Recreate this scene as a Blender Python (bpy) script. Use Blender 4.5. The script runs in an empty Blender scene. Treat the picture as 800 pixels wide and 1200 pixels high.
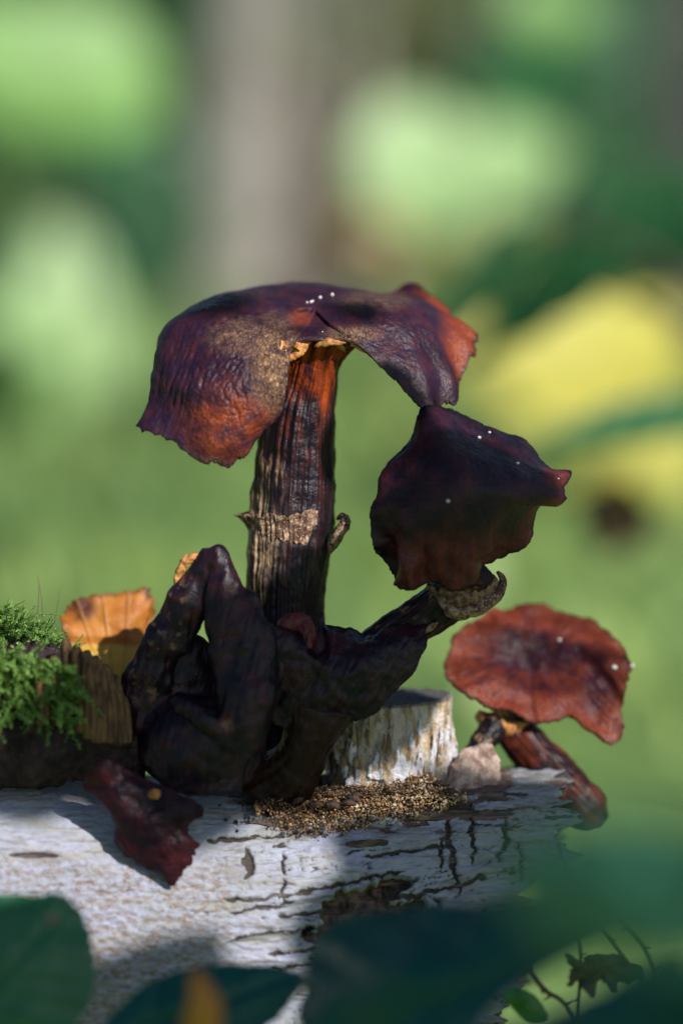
import bpy, math, random
import numpy as np
from mathutils import Vector, Matrix

random.seed(7)
rng = np.random.default_rng(11)
sc = bpy.context.scene
col = sc.collection

# ------------------------------------------------------------------ camera, sky, sun, exposure
U = 0.0002                     # one design unit in metres (0.2 mm)
DIST = 0.667                   # camera to focus plane
DU = DIST / U
PITCH = math.radians(6.0)
FWD = np.array([0.0, math.cos(PITCH), -math.sin(PITCH)])
UPV = np.array([0.0, math.sin(PITCH), math.cos(PITCH)])

cam_d = bpy.data.cameras.new('camera')
cam = bpy.data.objects.new('camera', cam_d); col.objects.link(cam)
cam.location = Vector((-FWD * DIST).tolist())
cam.rotation_euler = (math.radians(90) - PITCH, 0, 0)
cam_d.sensor_fit = 'VERTICAL'; cam_d.sensor_height = 36.0; cam_d.sensor_width = 24.0
cam_d.lens = 100.0
cam_d.clip_start = 0.01; cam_d.clip_end = 500.0
cam_d.dof.use_dof = True; cam_d.dof.focus_distance = DIST - 0.006
cam_d.dof.aperture_fstop = 3.5
cam_d.dof.aperture_blades = 9
sc.camera = cam

SUN = np.array([0.80, -1.0, 0.88]); SUN = SUN / np.linalg.norm(SUN)     # towards the sun
world = bpy.data.worlds.new('World'); sc.world = world; world.use_nodes = True
wn = world.node_tree.nodes; wl = world.node_tree.links
bg = wn['Background']; sky = wn.new('ShaderNodeTexSky'); sky.sky_type = 'NISHITA'
sky.sun_disc = False
sky.sun_elevation = math.asin(SUN[2]); sky.sun_rotation = math.atan2(SUN[0], SUN[1])
sky.altitude = 100; sky.air_density = 1.0; sky.dust_density = 0.6; sky.ozone_density = 1.5
wl.new(sky.outputs[0], bg.inputs[0]); bg.inputs[1].default_value = 0.075
sd = bpy.data.lights.new('sun', 'SUN'); sd.energy = 5.0; sd.angle = math.radians(0.53); sd.color = (1.0, 0.95, 0.89)
so = bpy.data.objects.new('sun', sd); col.objects.link(so)
so.rotation_euler = Vector(SUN.tolist()).to_track_quat('Z', 'Y').to_euler()
so.location = (2, -2, 2)

sc.view_settings.view_transform = 'Standard'; sc.view_settings.look = 'None'
sc.view_settings.gamma = 1.0; sc.view_settings.exposure = 0.45
sc.view_settings.use_curve_mapping = False
sc.render.engine = 'CYCLES'
sc.cycles.use_denoising = True
try: sc.cycles.denoiser = 'OPENIMAGEDENOISE'
except Exception: pass
sc.cycles.max_bounces = 6; sc.cycles.diffuse_bounces = 3; sc.cycles.glossy_bounces = 3
sc.cycles.transmission_bounces = 4; sc.cycles.sample_clamp_indirect = 6.0
sc.cycles.caustics_reflective = False; sc.cycles.caustics_refractive = False

# ------------------------------------------------------------------ coordinates
# design space: (x, d, z) in 0.2 mm units, x right, d away from the lens, z up in the view frame
def V(p):
    """(column, row, depth) measured on the picture -> design space point at that real depth."""
    p = np.asarray(p, float)
    s = (DU + p[..., 2]) / DU
    return np.stack([(p[..., 0] - 400) * s, p[..., 2], (600 - p[..., 1]) * s], -1)
def W(v):
    v = np.asarray(v, float)
    return (v[..., :1] * np.array([1.0, 0, 0]) + v[..., 1:2] * FWD + v[..., 2:3] * UPV) * U
def PW(px, py, d): return W(V(np.array([px, py, d], float)))
def depth_m(m): return (m - DIST) / U           # metres from the camera -> design depth
GROUND_Z = -0.165

# ------------------------------------------------------------------ noise
_perm = np.random.default_rng(3).permutation(256); _perm = np.concatenate([_perm, _perm, _perm])
_g = np.random.default_rng(4).normal(size=(256, 3)); _g /= np.linalg.norm(_g, axis=1)[:, None]
def perlin(p):
    p = np.asarray(p, float); i = np.floor(p).astype(int); f = p - i; i &= 255
    w = f * f * f * (f * (f * 6 - 15) + 10)
    out = np.zeros(p.shape[:-1])
    for dx in (0, 1):
        for dy in (0, 1):
            for dz in (0, 1):
                h = _perm[_perm[_perm[(i[..., 0] + dx) & 255] + ((i[..., 1] + dy) & 255)] + ((i[..., 2] + dz) & 255)]
                g = _g[h]; d = f - np.array([dx, dy, dz])
                wt = (w[..., 0] if dx else 1 - w[..., 0]) * (w[..., 1] if dy else 1 - w[..., 1]) * (w[..., 2] if dz else 1 - w[..., 2])
                out += wt * (g * d).sum(-1)
    return out * 1.5
def fbm(p, octv=4, gain=0.5, off=0.0):
    p = np.asarray(p, float) + off; a = 1.0; s = 0; k = 1.0
    for _ in range(octv):
        s = s + a * perlin(p * k); a *= gain; k *= 2.03
    return s
def ridge(p, octv=3, off=0.0):
    p = np.asarray(p, float) + off; a = 1.0; s = 0; k = 1.0
    for _ in range(octv):
        s = s + a * (1 - np.abs(perlin(p * k)) * 2); a *= 0.5; k *= 2.1
    return s / 1.75
def sstep(a, b, x):
    t = np.clip((x - a) / (b - a), 0, 1); return t * t * (3 - 2 * t)
def blob(x, y, cx, cy, rx, ry):
    return sstep(0, 1, np.clip(1.3 - np.sqrt(((x - cx) / rx) ** 2 + ((y - cy) / ry) ** 2), 0, 1))

# ------------------------------------------------------------------ mesh / object helpers
def mk_mesh(name, verts, quads=None, tris=None, attrs=None, smooth=True):
    verts = np.asarray(verts, np.float32); me = bpy.data.meshes.new(name)
    quads = np.zeros((0, 4), np.int32) if quads is None else np.asarray(quads, np.int32).reshape(-1, 4)
    tris = np.zeros((0, 3), np.int32) if tris is None else np.asarray(tris, np.int32).reshape(-1, 3)
    nl = quads.size + tris.size; nf = len(quads) + len(tris)
    me.vertices.add(len(verts)); me.vertices.foreach_set('co', verts.ravel())
    me.loops.add(nl); me.polygons.add(nf)
    me.loops.foreach_set('vertex_index', np.concatenate([quads.ravel(), tris.ravel()]).astype(np.int32))
    ls = np.concatenate([np.arange(len(quads)) * 4, quads.size + np.arange(len(tris)) * 3]).astype(np.int32)
    me.polygons.foreach_set('loop_start', ls)
    me.polygons.foreach_set('use_smooth', np.full(nf, smooth))
    for k, a in (attrs or {}).items():
        at = me.attributes.new(k, 'FLOAT', 'POINT'); at.data.foreach_set('value', np.asarray(a, np.float32).ravel())
    me.update(calc_edges=True); me.validate()
    return me
def tag(o, label=None, cat=None, group=None, kind=None):
    if label: o['label'] = label
    if cat: o['category'] = cat
    if group: o['group'] = group
    if kind: o['kind'] = kind
    return o
def thing(name, base, label, cat, group=None):
    o = bpy.data.objects.new(name, None); col.objects.link(o)
    o.location = Vector(np.asarray(base).tolist()); o.empty_display_size = 0.01
    return tag(o, label, cat, group)
def world_base(o):
    b = np.zeros(3)
    while o is not None:
        b = b + np.array(o.location); o = o.parent
    return b
def obj(name, verts_w, mat, parent=None, quads=None, tris=None, attrs=None, smooth=True, base=None):
    """verts in world metres; the origin goes to `base` (a top-level mesh) or to the parent's origin."""
    b = np.asarray(base, float) if base is not None else (world_base(parent) if parent is not None else np.zeros(3))
    me = mk_mesh(name, np.asarray(verts_w) - b, quads, tris, attrs, smooth)
    o = bpy.data.objects.new(name, me); col.objects.link(o)
    if mat: me.materials.append(mat)
    if parent is not None: o.parent = parent
    elif base is not None: o.location = Vector(b.tolist())
    return o
def place(name, me, mat4, parent=None):
    o = bpy.data.objects.new(name, me); col.objects.link(o)
    if parent is not None:
        o.parent = parent
        o.matrix_basis = Matrix.Translation(Vector((-world_base(parent)).tolist())) @ mat4
    else: o.matrix_basis = mat4
    return o

def crom(P, n, closed=False):
    """Catmull-Rom through the first axis of P, n samples."""
    P = np.asarray(P, float); K = len(P)
    t = np.linspace(0, K if closed else K - 1, n, endpoint=not closed)
    i = np.floor(t).astype(int); 
    if not closed: i = np.minimum(i, K - 2)
    f = (t - i).reshape((-1,) + (1,) * (P.ndim - 1))
    if closed: g = lambda k: P[(i + k) % K]
    else:
        Q = np.concatenate([[2 * P[0] - P[1]], P, [2 * P[-1] - P[-2]]]); g = lambda k: Q[i + k + 1]
    a, b, c, d = g(-1), g(0), g(1), g(2)
    return 0.5 * (2 * b + (c - a) * f + (2 * a - 5 * b + 4 * c - d) * f ** 2 + (3 * b - a - 3 * c + d) * f ** 3)

def normals_grid(G, closed_u=True):
    """G: (nr, nth, 3)"""
    if closed_u: du = np.roll(G, -1, 1) - np.roll(G, 1, 1)
    else: du = np.gradient(G, axis=1)
    dv = np.gradient(G, axis=0)
    n = np.cross(du, dv); l = np.linalg.norm(n, axis=-1, keepdims=True); l[l < 1e-9] = 1
    return n / l

def dome_rays(centre, rim, prof=2.0, m=5, lift=None):
    """rays from the centre to each rim point, depth following a dome profile."""
    c = np.array(centre, float); R = []; rim = np.array(rim, float)
    sm = sum(np.roll(rim, k, 0) * w for k, w in ((-3, .08), (-2, .14), (-1, .18), (0, .2), (1, .18), (2, .14), (3, .08)))
    for p, q0 in zip(rim, sm):
        ray = []
        for k in range(1, m + 1):
            t = k / m; e = q0 + (p - q0) * t ** 3; q = c + (e - c) * t; q[2] = c[2] + (e[2] - c[2]) * t ** prof; ray.append(q)
        R.append(ray)
    return R

def loft(name, centre, rays, mat, parent, nth=360, nr=110, thick=(14, 3), jag=0.012, jagf=26, disp=None, masks=None,
         face=(0, -1, 0.3), seed=0.0, base=None, pre=None, under=1.0):
    K = len(rays); M = len(rays[0])
    A = np.zeros((K, M + 1, 3)); A[:, 0] = centre; A[:, 1:] = rays
    A = crom(A, nth, closed=True)                                   # (nth, M+1, 3)
    A = crom(np.swapaxes(A, 0, 1), nr * 2)                          # (2nr, nth, 3) fine radial samples
    th = np.linspace(0, 2 * np.pi, nth, endpoint=False)
    edge = 1 + jag * (fbm(np.stack([np.cos(th) * jagf / 6.28, np.sin(th) * jagf / 6.28, 0 * th + seed], -1), 4, 0.62) - 0.35)
    edge = np.clip(edge, 0.8, 1.0)
    r = np.linspace(0, 1, nr) ** 0.9
    idx = np.clip(r[:, None] * edge[None, :] * (2 * nr - 1), 0, 2 * nr - 1.001)
    i0 = np.floor(idx).astype(int); f = (idx - i0)[..., None]; jj = np.arange(nth)[None, :].repeat(nr, 0)
    PX = A[i0, jj] * (1 - f) + A[i0 + 1, jj] * f                   # picture coords
    G = V(PX)
    N = normals_grid(G)
    if (N.reshape(-1, 3) @ np.array(face)).mean() < 0: N = -N; flip = True
    else: flip = False
    N[0] = N[1:4].reshape(-1, 3).mean(0); N[0] /= np.linalg.norm(N[0, 0])
    RR = r[:, None] * np.ones((1, nth)); TH = th[None, :] * np.ones((nr, 1))
    if disp is not None:
        h = disp(PX, G, RR, TH); h[0] = h[0].mean(); G = G + N * h[..., None]
    tk = (thick[0] + (thick[1] - thick[0]) * r ** 0.7)[:, None, None]
    B = G - N * tk * under
    B[-1] = G[-1] - N[-1] * thick[1] * 0.6
    masks = masks(PX, G, RR, TH) if masks else {}
    top = G.reshape(-1, 3); bot = B.reshape(-1, 3); n = nr * nth
    q = (np.arange(nr - 1)[:, None] * nth + np.arange(nth)[None, :]); q2 = (np.arange(nr - 1)[:, None] * nth + (np.arange(nth)[None, :] + 1) % nth)
    quads = np.stack([q, q2, q2 + nth, q + nth], -1).reshape(-1, 4)
    rim = (nr - 1) * nth + np.arange(nth); rim2 = (nr - 1) * nth + (np.arange(nth) + 1) % nth
    qr = np.stack([rim, rim2, rim2 + n, rim + n], -1)
    if not flip: quads_t = quads; quads_b = quads[:, ::-1] + n
    else: quads_t = quads[:, ::-1]; quads_b = quads + n; qr = qr[:, ::-1]
    # (orientation only matters for shading; cycles is two sided)
    attrs = {k: np.concatenate([m.ravel(), m.ravel() * (0.6 if k != 'side' else 1)]) for k, m in masks.items()}
    attrs['side'] = np.concatenate([np.zeros(n), np.ones(n)])
    attrs['rad'] = np.concatenate([RR.ravel(), RR.ravel()])
    o = obj(name, W(np.concatenate([top, bot])), mat, parent, np.concatenate([quads_t, quads_b, qr]), None, attrs, base=base)
    o['_g'] = 0; del o['_g']
    return o, PX, G, N

def sweep_np(path, radii, n=120, seg=72, disp=None, masks=None, picture=True, endcap=True):
    """tube along path (picture coords or design coords); radii (across, depth). returns verts(design), quads, attrs"""
    P = np.asarray(path, float); P = V(P) if picture else P
    C = crom(P, n); R = crom(np.asarray(radii, float), n); R = np.maximum(R, 0.15)
    T = np.gradient(C, axis=0); T /= np.linalg.norm(T, axis=1)[:, None]
    D = np.array([0, 1.0, 0]); S = np.cross(T, D); ln = np.linalg.norm(S, axis=1)
    S[ln < 1e-3] = [1, 0, 0]; S /= np.linalg.norm(S, axis=1)[:, None]
    D2 = np.cross(S, T)
    a = np.linspace(0, 2 * np.pi, seg, endpoint=False)
    dirv = S[:, None] * np.cos(a)[None, :, None] + D2[:, None] * np.sin(a)[None, :, None]
    off = S[:, None] * (np.cos(a)[None, :] * R[:, :1])[..., None] + D2[:, None] * (np.sin(a)[None, :] * R[:, 1:2])[..., None]
    G = C[:, None] + off
    u = np.linspace(0, 1, n)[:, None] * np.ones((1, seg)); aa = a[None, :] * np.ones((n, 1))
    if disp is not None: G = G + dirv * disp(u, aa, G)[..., None]
    if endcap:
        G[0] = G[0].mean(0); G[-1] = G[-1].mean(0)
    q = np.arange(n - 1)[:, None] * seg + np.arange(seg)[None, :]; q2 = np.arange(n - 1)[:, None] * seg + (np.arange(seg)[None, :] + 1) % seg
    quads = np.stack([q, q + seg, q2 + seg, q2], -1).reshape(-1, 4)
    at = masks(u, aa, G) if masks else {}
    return G.reshape(-1, 3), quads, {k: v.ravel() for k, v in at.items()}
def tube(name, path, radii, mat, parent=None, base=None, **kw):
    path = list(path); radii = [r if hasattr(r, '__len__') else (r, r) for r in radii]
    # closed rounded ends
    if mat in (MAT.get('stem1'), MAT.get('stem2'), MAT.get('stem3')) and 'masks' in kw:
        mk0 = kw['masks']; kk = max(0.5, max(r[0] for r in radii) / 45.0)
        def mk1(u, a, G): d = mk0(u, a, G); d['fib'] = fibres(u, a, kk); return d
        kw['masks'] = mk1
    v, q, a = sweep_np(path, radii, **kw)
    return obj(name, W(v), mat, parent, q, None, a, base=base)

def remeshed(parts, voxel, iters=2):
    """union several (verts, quads) shells in design space by voxel remesh; returns verts, quads, normals."""
    vs, qs, o = [], [], 0
    for v, q in parts:
        vs.append(v); qs.append(q + o); o += len(v)
    me = mk_mesh('tmp', np.concatenate(vs) * 0.01, np.concatenate(qs))
    ob = bpy.data.objects.new('tmp', me); col.objects.link(ob)
    m = ob.modifiers.new('r', 'REMESH'); m.mode = 'VOXEL'; m.voxel_size = voxel * 0.01
    s = ob.modifiers.new('s', 'SMOOTH'); s.factor = 0.5; s.iterations = iters
    dg = bpy.context.evaluated_depsgraph_get(); ev = ob.evaluated_get(dg)
    m2 = bpy.data.meshes.new_from_object(ev)
    n = len(m2.vertices); co = np.zeros(n * 3, np.float32); m2.vertices.foreach_get('co', co)
    no = np.zeros(n * 3, np.float32); m2.vertices.foreach_get('normal', no)
    nl = len(m2.loops); li = np.zeros(nl, np.int32); m2.loops.foreach_get('vertex_index', li)
    quads = li.reshape(-1, 4)
    bpy.data.objects.remove(ob); bpy.data.meshes.remove(me); bpy.data.meshes.remove(m2)
    return co.reshape(-1, 3) * 100.0, quads, no.reshape(-1, 3)
def ellipsoid(c, r, n=24, seg=32):
    c = V(np.array(c, float)); u = np.linspace(0.02, np.pi - 0.02, n)[:, None]; a = np.linspace(0, 2 * np.pi, seg, endpoint=False)[None, :]
    G = np.stack([c[0] + r[0] * np.sin(u) * np.cos(a), c[1] + r[1] * np.sin(u) * np.sin(a), c[2] + r[2] * np.cos(u) * np.ones_like(a)], -1)
    G[0] = G[0].mean(0); G[-1] = G[-1].mean(0)
    q = np.arange(n - 1)[:, None] * seg + np.arange(seg)[None, :]; q2 = np.arange(n - 1)[:, None] * seg + (np.arange(seg)[None, :] + 1) % seg
    return G.reshape(-1, 3), np.stack([q, q + seg, q2 + seg, q2], -1).reshape(-1, 4)
def to_pic(G):
    s = (DU + G[..., 1]) / DU
    return np.stack([400 + G[..., 0] / s, 600 - G[..., 2] / s, G[..., 1]], -1)

# ------------------------------------------------------------------ materials
class NT:
    def __init__(s, name):
        s.m = bpy.data.materials.new(name); s.m.use_nodes = True; s.t = s.m.node_tree; s.n = s.t.nodes
        s.b = s.n['Principled BSDF']; s.out = s.n['Material Output']; s._tc = None
    def link(s, a, b): s.t.links.new(a, b); return a
    def tc(s):
        if s._tc is None: s._tc = s.n.new('ShaderNodeTexCoord').outputs['Object']
        return s._tc
    def mapping(s, scale):
        mp = s.n.new('ShaderNodeMapping'); s.link(s.tc(), mp.inputs[0]); mp.inputs['Scale'].default_value = scale; return mp.outputs[0]
    def noise(s, px, detail=4, rough=0.55, stretch=None, dist=0.0):
        """px: feature size in design units"""
        t = s.n.new('ShaderNodeTexNoise'); sc_ = 1.0 / (px * U)
        if stretch: s.link(s.mapping(tuple(sc_ * k for k in stretch)), t.inputs['Vector']); t.inputs['Scale'].default_value = 1
        else: s.link(s.tc(), t.inputs['Vector']); t.inputs['Scale'].default_value = sc_
        t.inputs['Detail'].default_value = detail; t.inputs['Roughness'].default_value = rough; t.inputs['Distortion'].default_value = dist
        return t.outputs['Fac']
    def voro(s, px, feature='F1', stretch=None):
        t = s.n.new('ShaderNodeTexVoronoi'); t.feature = feature; sc_ = 1.0 / (px * U)
        if stretch: s.link(s.mapping(tuple(sc_ * k for k in stretch)), t.inputs['Vector']); t.inputs['Scale'].default_value = 1
        else: s.link(s.tc(), t.inputs['Vector']); t.inputs['Scale'].default_value = sc_
        return t.outputs['Distance']
    def crackle(s, px, warp=0.5, stretch=(1, 1, 1)):
        nz = s.n.new('ShaderNodeTexNoise'); s.link(s.tc(), nz.inputs['Vector']); nz.inputs['Scale'].default_value = 1.0 / (px * 1.3 * U); nz.inputs['Detail'].default_value = 3
        a = s.n.new('ShaderNodeVectorMath'); a.operation = 'MULTIPLY_ADD'; s.link(nz.outputs['Color'], a.inputs[0]); a.inputs[1].default_value = (warp * px * U,) * 3; s.link(s.tc(), a.inputs[2])
        mp = s.n.new('ShaderNodeMapping'); s.link(a.outputs[0], mp.inputs[0]); mp.inputs['Scale'].default_value = tuple(k / (px * U) for k in stretch)
        t = s.n.new('ShaderNodeTexVoronoi'); t.feature = 'DISTANCE_TO_EDGE'; t.inputs['Scale'].default_value = 1; s.link(mp.outputs[0], t.inputs['Vector'])
        return t.outputs['Distance']
    def attr(s, name):
        a = s.n.new('ShaderNodeAttribute'); a.attribute_name = name; return a.outputs['Fac']
    def math(s, op, a, b=None, c=None):
        n = s.n.new('ShaderNodeMath'); n.operation = op
        for i, v in enumerate((a, b, c)):
            if v is None: continue
            if isinstance(v, (int, float)): n.inputs[i].default_value = v
            else: s.link(v, n.inputs[i])
        return n.outputs[0]
    def ramp(s, fac, lo, hi, a=0.0, b=1.0):
        n = s.n.new('ShaderNodeMapRange'); n.interpolation_type = 'SMOOTHSTEP'
        s.link(fac, n.inputs[0]); n.inputs[1].default_value = lo; n.inputs[2].default_value = hi
        n.inputs[3].default_value = a; n.inputs[4].default_value = b; return n.outputs[0]
    def mix(s, fac, a, b):
        n = s.n.new('ShaderNodeMix'); n.data_type = 'RGBA'
        if isinstance(fac, (int, float)): n.inputs[0].default_value = fac
        else: s.link(fac, n.inputs[0])
        for i, v in ((6, a), (7, b)):
            if isinstance(v, (tuple, list)): n.inputs[i].default_value = (*v[:3], 1)
            else: s.link(v, n.inputs[i])
        return n.outputs[2]
    def bump(s, h, dist_px, strength=1.0, prev=None):
        n = s.n.new('ShaderNodeBump'); s.link(h, n.inputs['Height']); n.inputs['Distance'].default_value = dist_px * U
        n.inputs['Strength'].default_value = strength
        if prev is not None: s.link(prev, n.inputs['Normal'])
        return n.outputs[0]
    def done(s, color, rough=0.6, normal=None, spec=0.5, sheen=0.0, coat=0.0, sss=None):
        b = s.b
        if isinstance(color, (tuple, list)): b.inputs['Base Color'].default_value = (*color[:3], 1)
        else: s.link(color, b.inputs['Base Color'])
        if isinstance(rough, (int, float)): b.inputs['Roughness'].default_value = rough
        else: s.link(rough, b.inputs['Roughness'])
        if normal is not None: s.link(normal, b.inputs['Normal'])
        b.inputs['Specular IOR Level'].default_value = spec
        b.inputs['Coat Weight'].default_value = coat
        if sheen: b.inputs['Sheen Weight'].default_value = sheen; b.inputs['Sheen Roughness'].default_value = 0.4
        if sss:
            b.inputs['Subsurface Weight'].default_value = sss; b.inputs['Subsurface Radius'].default_value = (1.0, 0.25, 0.08)
            b.inputs['Subsurface Scale'].default_value = 0.0025
        return s.m
    def leafy(s, color, rough, trans, normal=None, tcol=None, spec=0.5):
        """principled reflection mixed with a translucent lobe, for thin leaves"""
        s.done(color, rough, normal, spec)
        tr = s.n.new('ShaderNodeBsdfTranslucent')
        c = tcol if tcol is not None else color
        if isinstance(c, (tuple, list)): tr.inputs[0].default_value = (*c[:3], 1)
        else: s.link(c, tr.inputs[0])
        mx = s.n.new('ShaderNodeMixShader'); mx.inputs[0].default_value = trans
        s.link(s.b.outputs[0], mx.inputs[1]); s.link(tr.outputs[0], mx.inputs[2]); s.link(mx.outputs[0], s.out.inputs[0])
        return s.m

def cap_mat(name, dark, red, tan, under, red_amt=1.0, gloss=0.42, crack=1.0, fine=1.0, spec=0.24):
    """shrivelled cap skin: near-black purple with red patches (attr red: rust colour plus painted glow of light through flesh) and worn tan wrinkles (attr tan)"""
    t = NT(name)
    n1 = t.noise(42, 5, 0.6); n2 = t.noise(11, 5, 0.65); n3 = t.noise(2.0, 3, 0.6); cell = t.voro(3.0, 'F1', stretch=(1.25, 1.25, 0.8))
    line = t.math('MAXIMUM', t.ramp(t.crackle(9, 1.4, (1, 1, 0.6)), 0.0, 0.10, 1.0, 0.0), t.math('MULTIPLY', t.ramp(t.crackle(5.0, 0.8, (1.2, 1.2, 0.6)), 0.0, 0.14, 1.0, 0.0), 0.7))
    redm = t.math('MULTIPLY', t.math('MULTIPLY', t.attr('red'), t.ramp(n2, 0.25, 0.60, 0.55, 1.0)), red_amt)
    base = t.mix(t.ramp(n1, 0.36, 0.64), dark, tuple(0.9 * a + 0.025 * b for a, b in zip(dark, red)))
    c = t.mix(redm, base, red)
    c = t.mix(t.math('MULTIPLY', t.ramp(cell, 0.35, 0.75), t.math('MULTIPLY', redm, 0.55)), c, dark)
    tm = t.math('MULTIPLY', t.attr('tan'), t.ramp(t.math('ADD', n2, t.math('MULTIPLY', n3, 0.4)), 0.45, 0.95, 0.12, 0.9))
    c = t.mix(tm, c, tan)
    c = t.mix(t.math('MULTIPLY', line, t.math('MULTIPLY', t.ramp(t.attr('tan'), 0.02, 0.35), 0.55 * crack)), c, tuple(d * 0.7 for d in dark))
    c = t.mix(t.math('MULTIPLY', t.attr('edge'), 0.85), c, tuple(d * 0.6 for d in dark))
    c = t.mix(t.math('MULTIPLY', t.attr('side'), 0.8), c, under)
    b = t.bump(n3, 0.8 * fine, 0.6)
    b = t.bump(t.math('MULTIPLY', cell, t.math('ADD', t.attr('red'), 0.15)), 1.2 * fine, 0.6, b)
    b = t.bump(t.math('MULTIPLY', line, t.math('ADD', t.math('MULTIPLY', t.attr('tan'), -0.9), -0.03)), 2.4 * crack, 0.9, b)
    b = t.bump(n2, 1.4, 0.5, b)
    ro = t.ramp(n2, 0.3, 0.7, gloss - 0.08, gloss + 0.10)
    return t.done(c, ro, b, spec)

DARK = (0.022, 0.009, 0.016)
MAT = {}
MAT['cap1'] = cap_mat('main_cap_skin', (0.017, 0.0065, 0.020), (0.27, 0.050, 0.010), (0.50, 0.29, 0.15), (0.16, 0.055, 0.015), gloss=0.40)
MAT['cap2'] = cap_mat('dark_cap_skin', (0.007, 0.0035, 0.012), (0.15, 0.026, 0.022), (0.35, 0.2, 0.12), (0.05, 0.02, 0.012), gloss=0.36, crack=0.3)
MAT['cap3'] = cap_mat('red_cap_skin', (0.026, 0.007, 0.014), (0.19, 0.036, 0.013), (0.4, 0.22, 0.12), (0.12, 0.045, 0.015), gloss=0.36, crack=0.3, spec=0.14)
MAT['cap4'] = cap_mat('blackened_cap_skin', (0.0055, 0.0035, 0.009), (0.060, 0.011, 0.014), (0.30, 0.17, 0.10), (0.008, 0.004, 0.007), gloss=0.34, crack=0.2)
MAT['cap5'] = cap_mat('fragment_cap_skin', (0.009, 0.004, 0.009), (0.048, 0.008, 0.010), (0.35, 0.2, 0.1), (0.06, 0.015, 0.01), gloss=0.36, crack=0.2, spec=0.14)

def stem_mat(name, dark, brown, orange, tan):
    """fibrous stem; attr fib carries the lengthwise fibres"""
    t = NT(name)
    g = t.math('ADD', t.math('MULTIPLY', t.attr('fib'), 0.36), 0.5); n2 = t.noise(10, 5, 0.65); n3 = t.noise(2.4, 3, 0.6)
    c = t.mix(t.ramp(t.math('ADD', g, t.math('MULTIPLY', t.math('SUBTRACT', n2, 0.5), 0.9)), 0.40, 1.0), dark, brown)
    c = t.mix(t.math('MULTIPLY', t.attr('red'), t.ramp(g, 0.0, 0.85, 0.25, 1.0)), c, orange)
    c = t.mix(t.math('MULTIPLY', t.attr('tan'), t.ramp(t.math('ADD', g, t.math('MULTIPLY', n2, 0.6)), 0.60, 0.95)), c, tan)
    b = t.bump(n3, 0.9, 0.6); b = t.bump(n2, 1.5, 0.5, b)
    return t.done(c, t.ramp(n2, 0.3, 0.7, 0.30, 0.44), b, 0.2)
def fibres(u, a, k=1.0, off=0.0):
    q = lambda f, l, o: perlin(np.stack([np.cos(a) * f, np.sin(a) * f, u * l + o], -1))
    return q(4.5 * k, 1.5, off) * 0.9 + q(10 * k, 2.5, off + 7) * 0.7 + q(20 * k, 5, off + 13) * 0.45
MAT['stem1'] = stem_mat('main_stem_fibre', (0.007, 0.004, 0.009), (0.026, 0.009, 0.011), (0.40, 0.062, 0.008), (0.50, 0.33, 0.20))
MAT['stem2'] = stem_mat('dark_stem_fibre', (0.005, 0.003, 0.005), (0.018, 0.008, 0.008), (0.080, 0.020, 0.011), (0.30, 0.19, 0.11))
MAT['stem3'] = stem_mat('red_stem_fibre', (0.012, 0.005, 0.007), (0.045, 0.010, 0.007), (0.13, 0.024, 0.009), (0.4, 0.25, 0.14))

def ring_mat():
    t = NT('torn_ring'); n1 = t.noise(10, 5, 0.65); n3 = t.noise(2.5, 4, 0.6)
    c = t.mix(t.ramp(n1, 0.40, 0.70), (0.075, 0.032, 0.02), (0.40, 0.26, 0.17))
    c = t.mix(t.ramp(n3, 0.55, 0.75), c, (0.68, 0.58, 0.46))
    return t.done(c, 0.75, t.bump(n1, 1.4, 0.6, t.bump(n3, .4, 0.5)), 0.3)
MAT['ring'] = ring_mat()
def simple(name, col_a, col_b, px=10, rough=0.6, bump=1.0, spec=0.4, stretch=None):
    t = NT(name); n = t.noise(px, 5, 0.6, stretch=stretch); f = t.noise(px * 0.22, 3, 0.6)
    return t.done(t.mix(t.ramp(n, 0.35, 0.65), col_a, col_b), rough, t.bump(f, bump, 0.7, t.bump(n, bump * 2.5, 0.6)), spec)
MAT['gill'] = simple('dry_gill', (0.28, 0.10, 0.025), (0.55, 0.26, 0.08), 8, 0.55)
MAT['collar'] = simple('brown_collar', (0.05, 0.022, 0.014), (0.26, 0.14, 0.08), 7, 0.6)
MAT['speck'] = simple('pale_speck', (0.72, 0.66, 0.62), (0.85, 0.8, 0.78), 3, 0.4)
MAT['chip'] = simple('pale_wood_chip', (0.24, 0.15, 0.12), (0.52, 0.39, 0.33), 12, 0.8, 1.0, 0.3)
MAT['thorn'] = simple('bramble_stem', (0.05, 0.02, 0.015), (0.10, 0.05, 0.025), 12, 0.5)
MAT['dryleaf'] = simple('withered_leaf', (0.035, 0.018, 0.012), (0.085, 0.05, 0.035), 18, 0.75, 1.5)
MAT['seed'] = simple('seed_bristle', (0.10, 0.075, 0.04), (0.20, 0.15, 0.08), 15, 0.8)
MAT['twig'] = simple('twig_bark', (0.06, 0.04, 0.025), (0.13, 0.09, 0.06), 15, 0.8)

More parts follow.
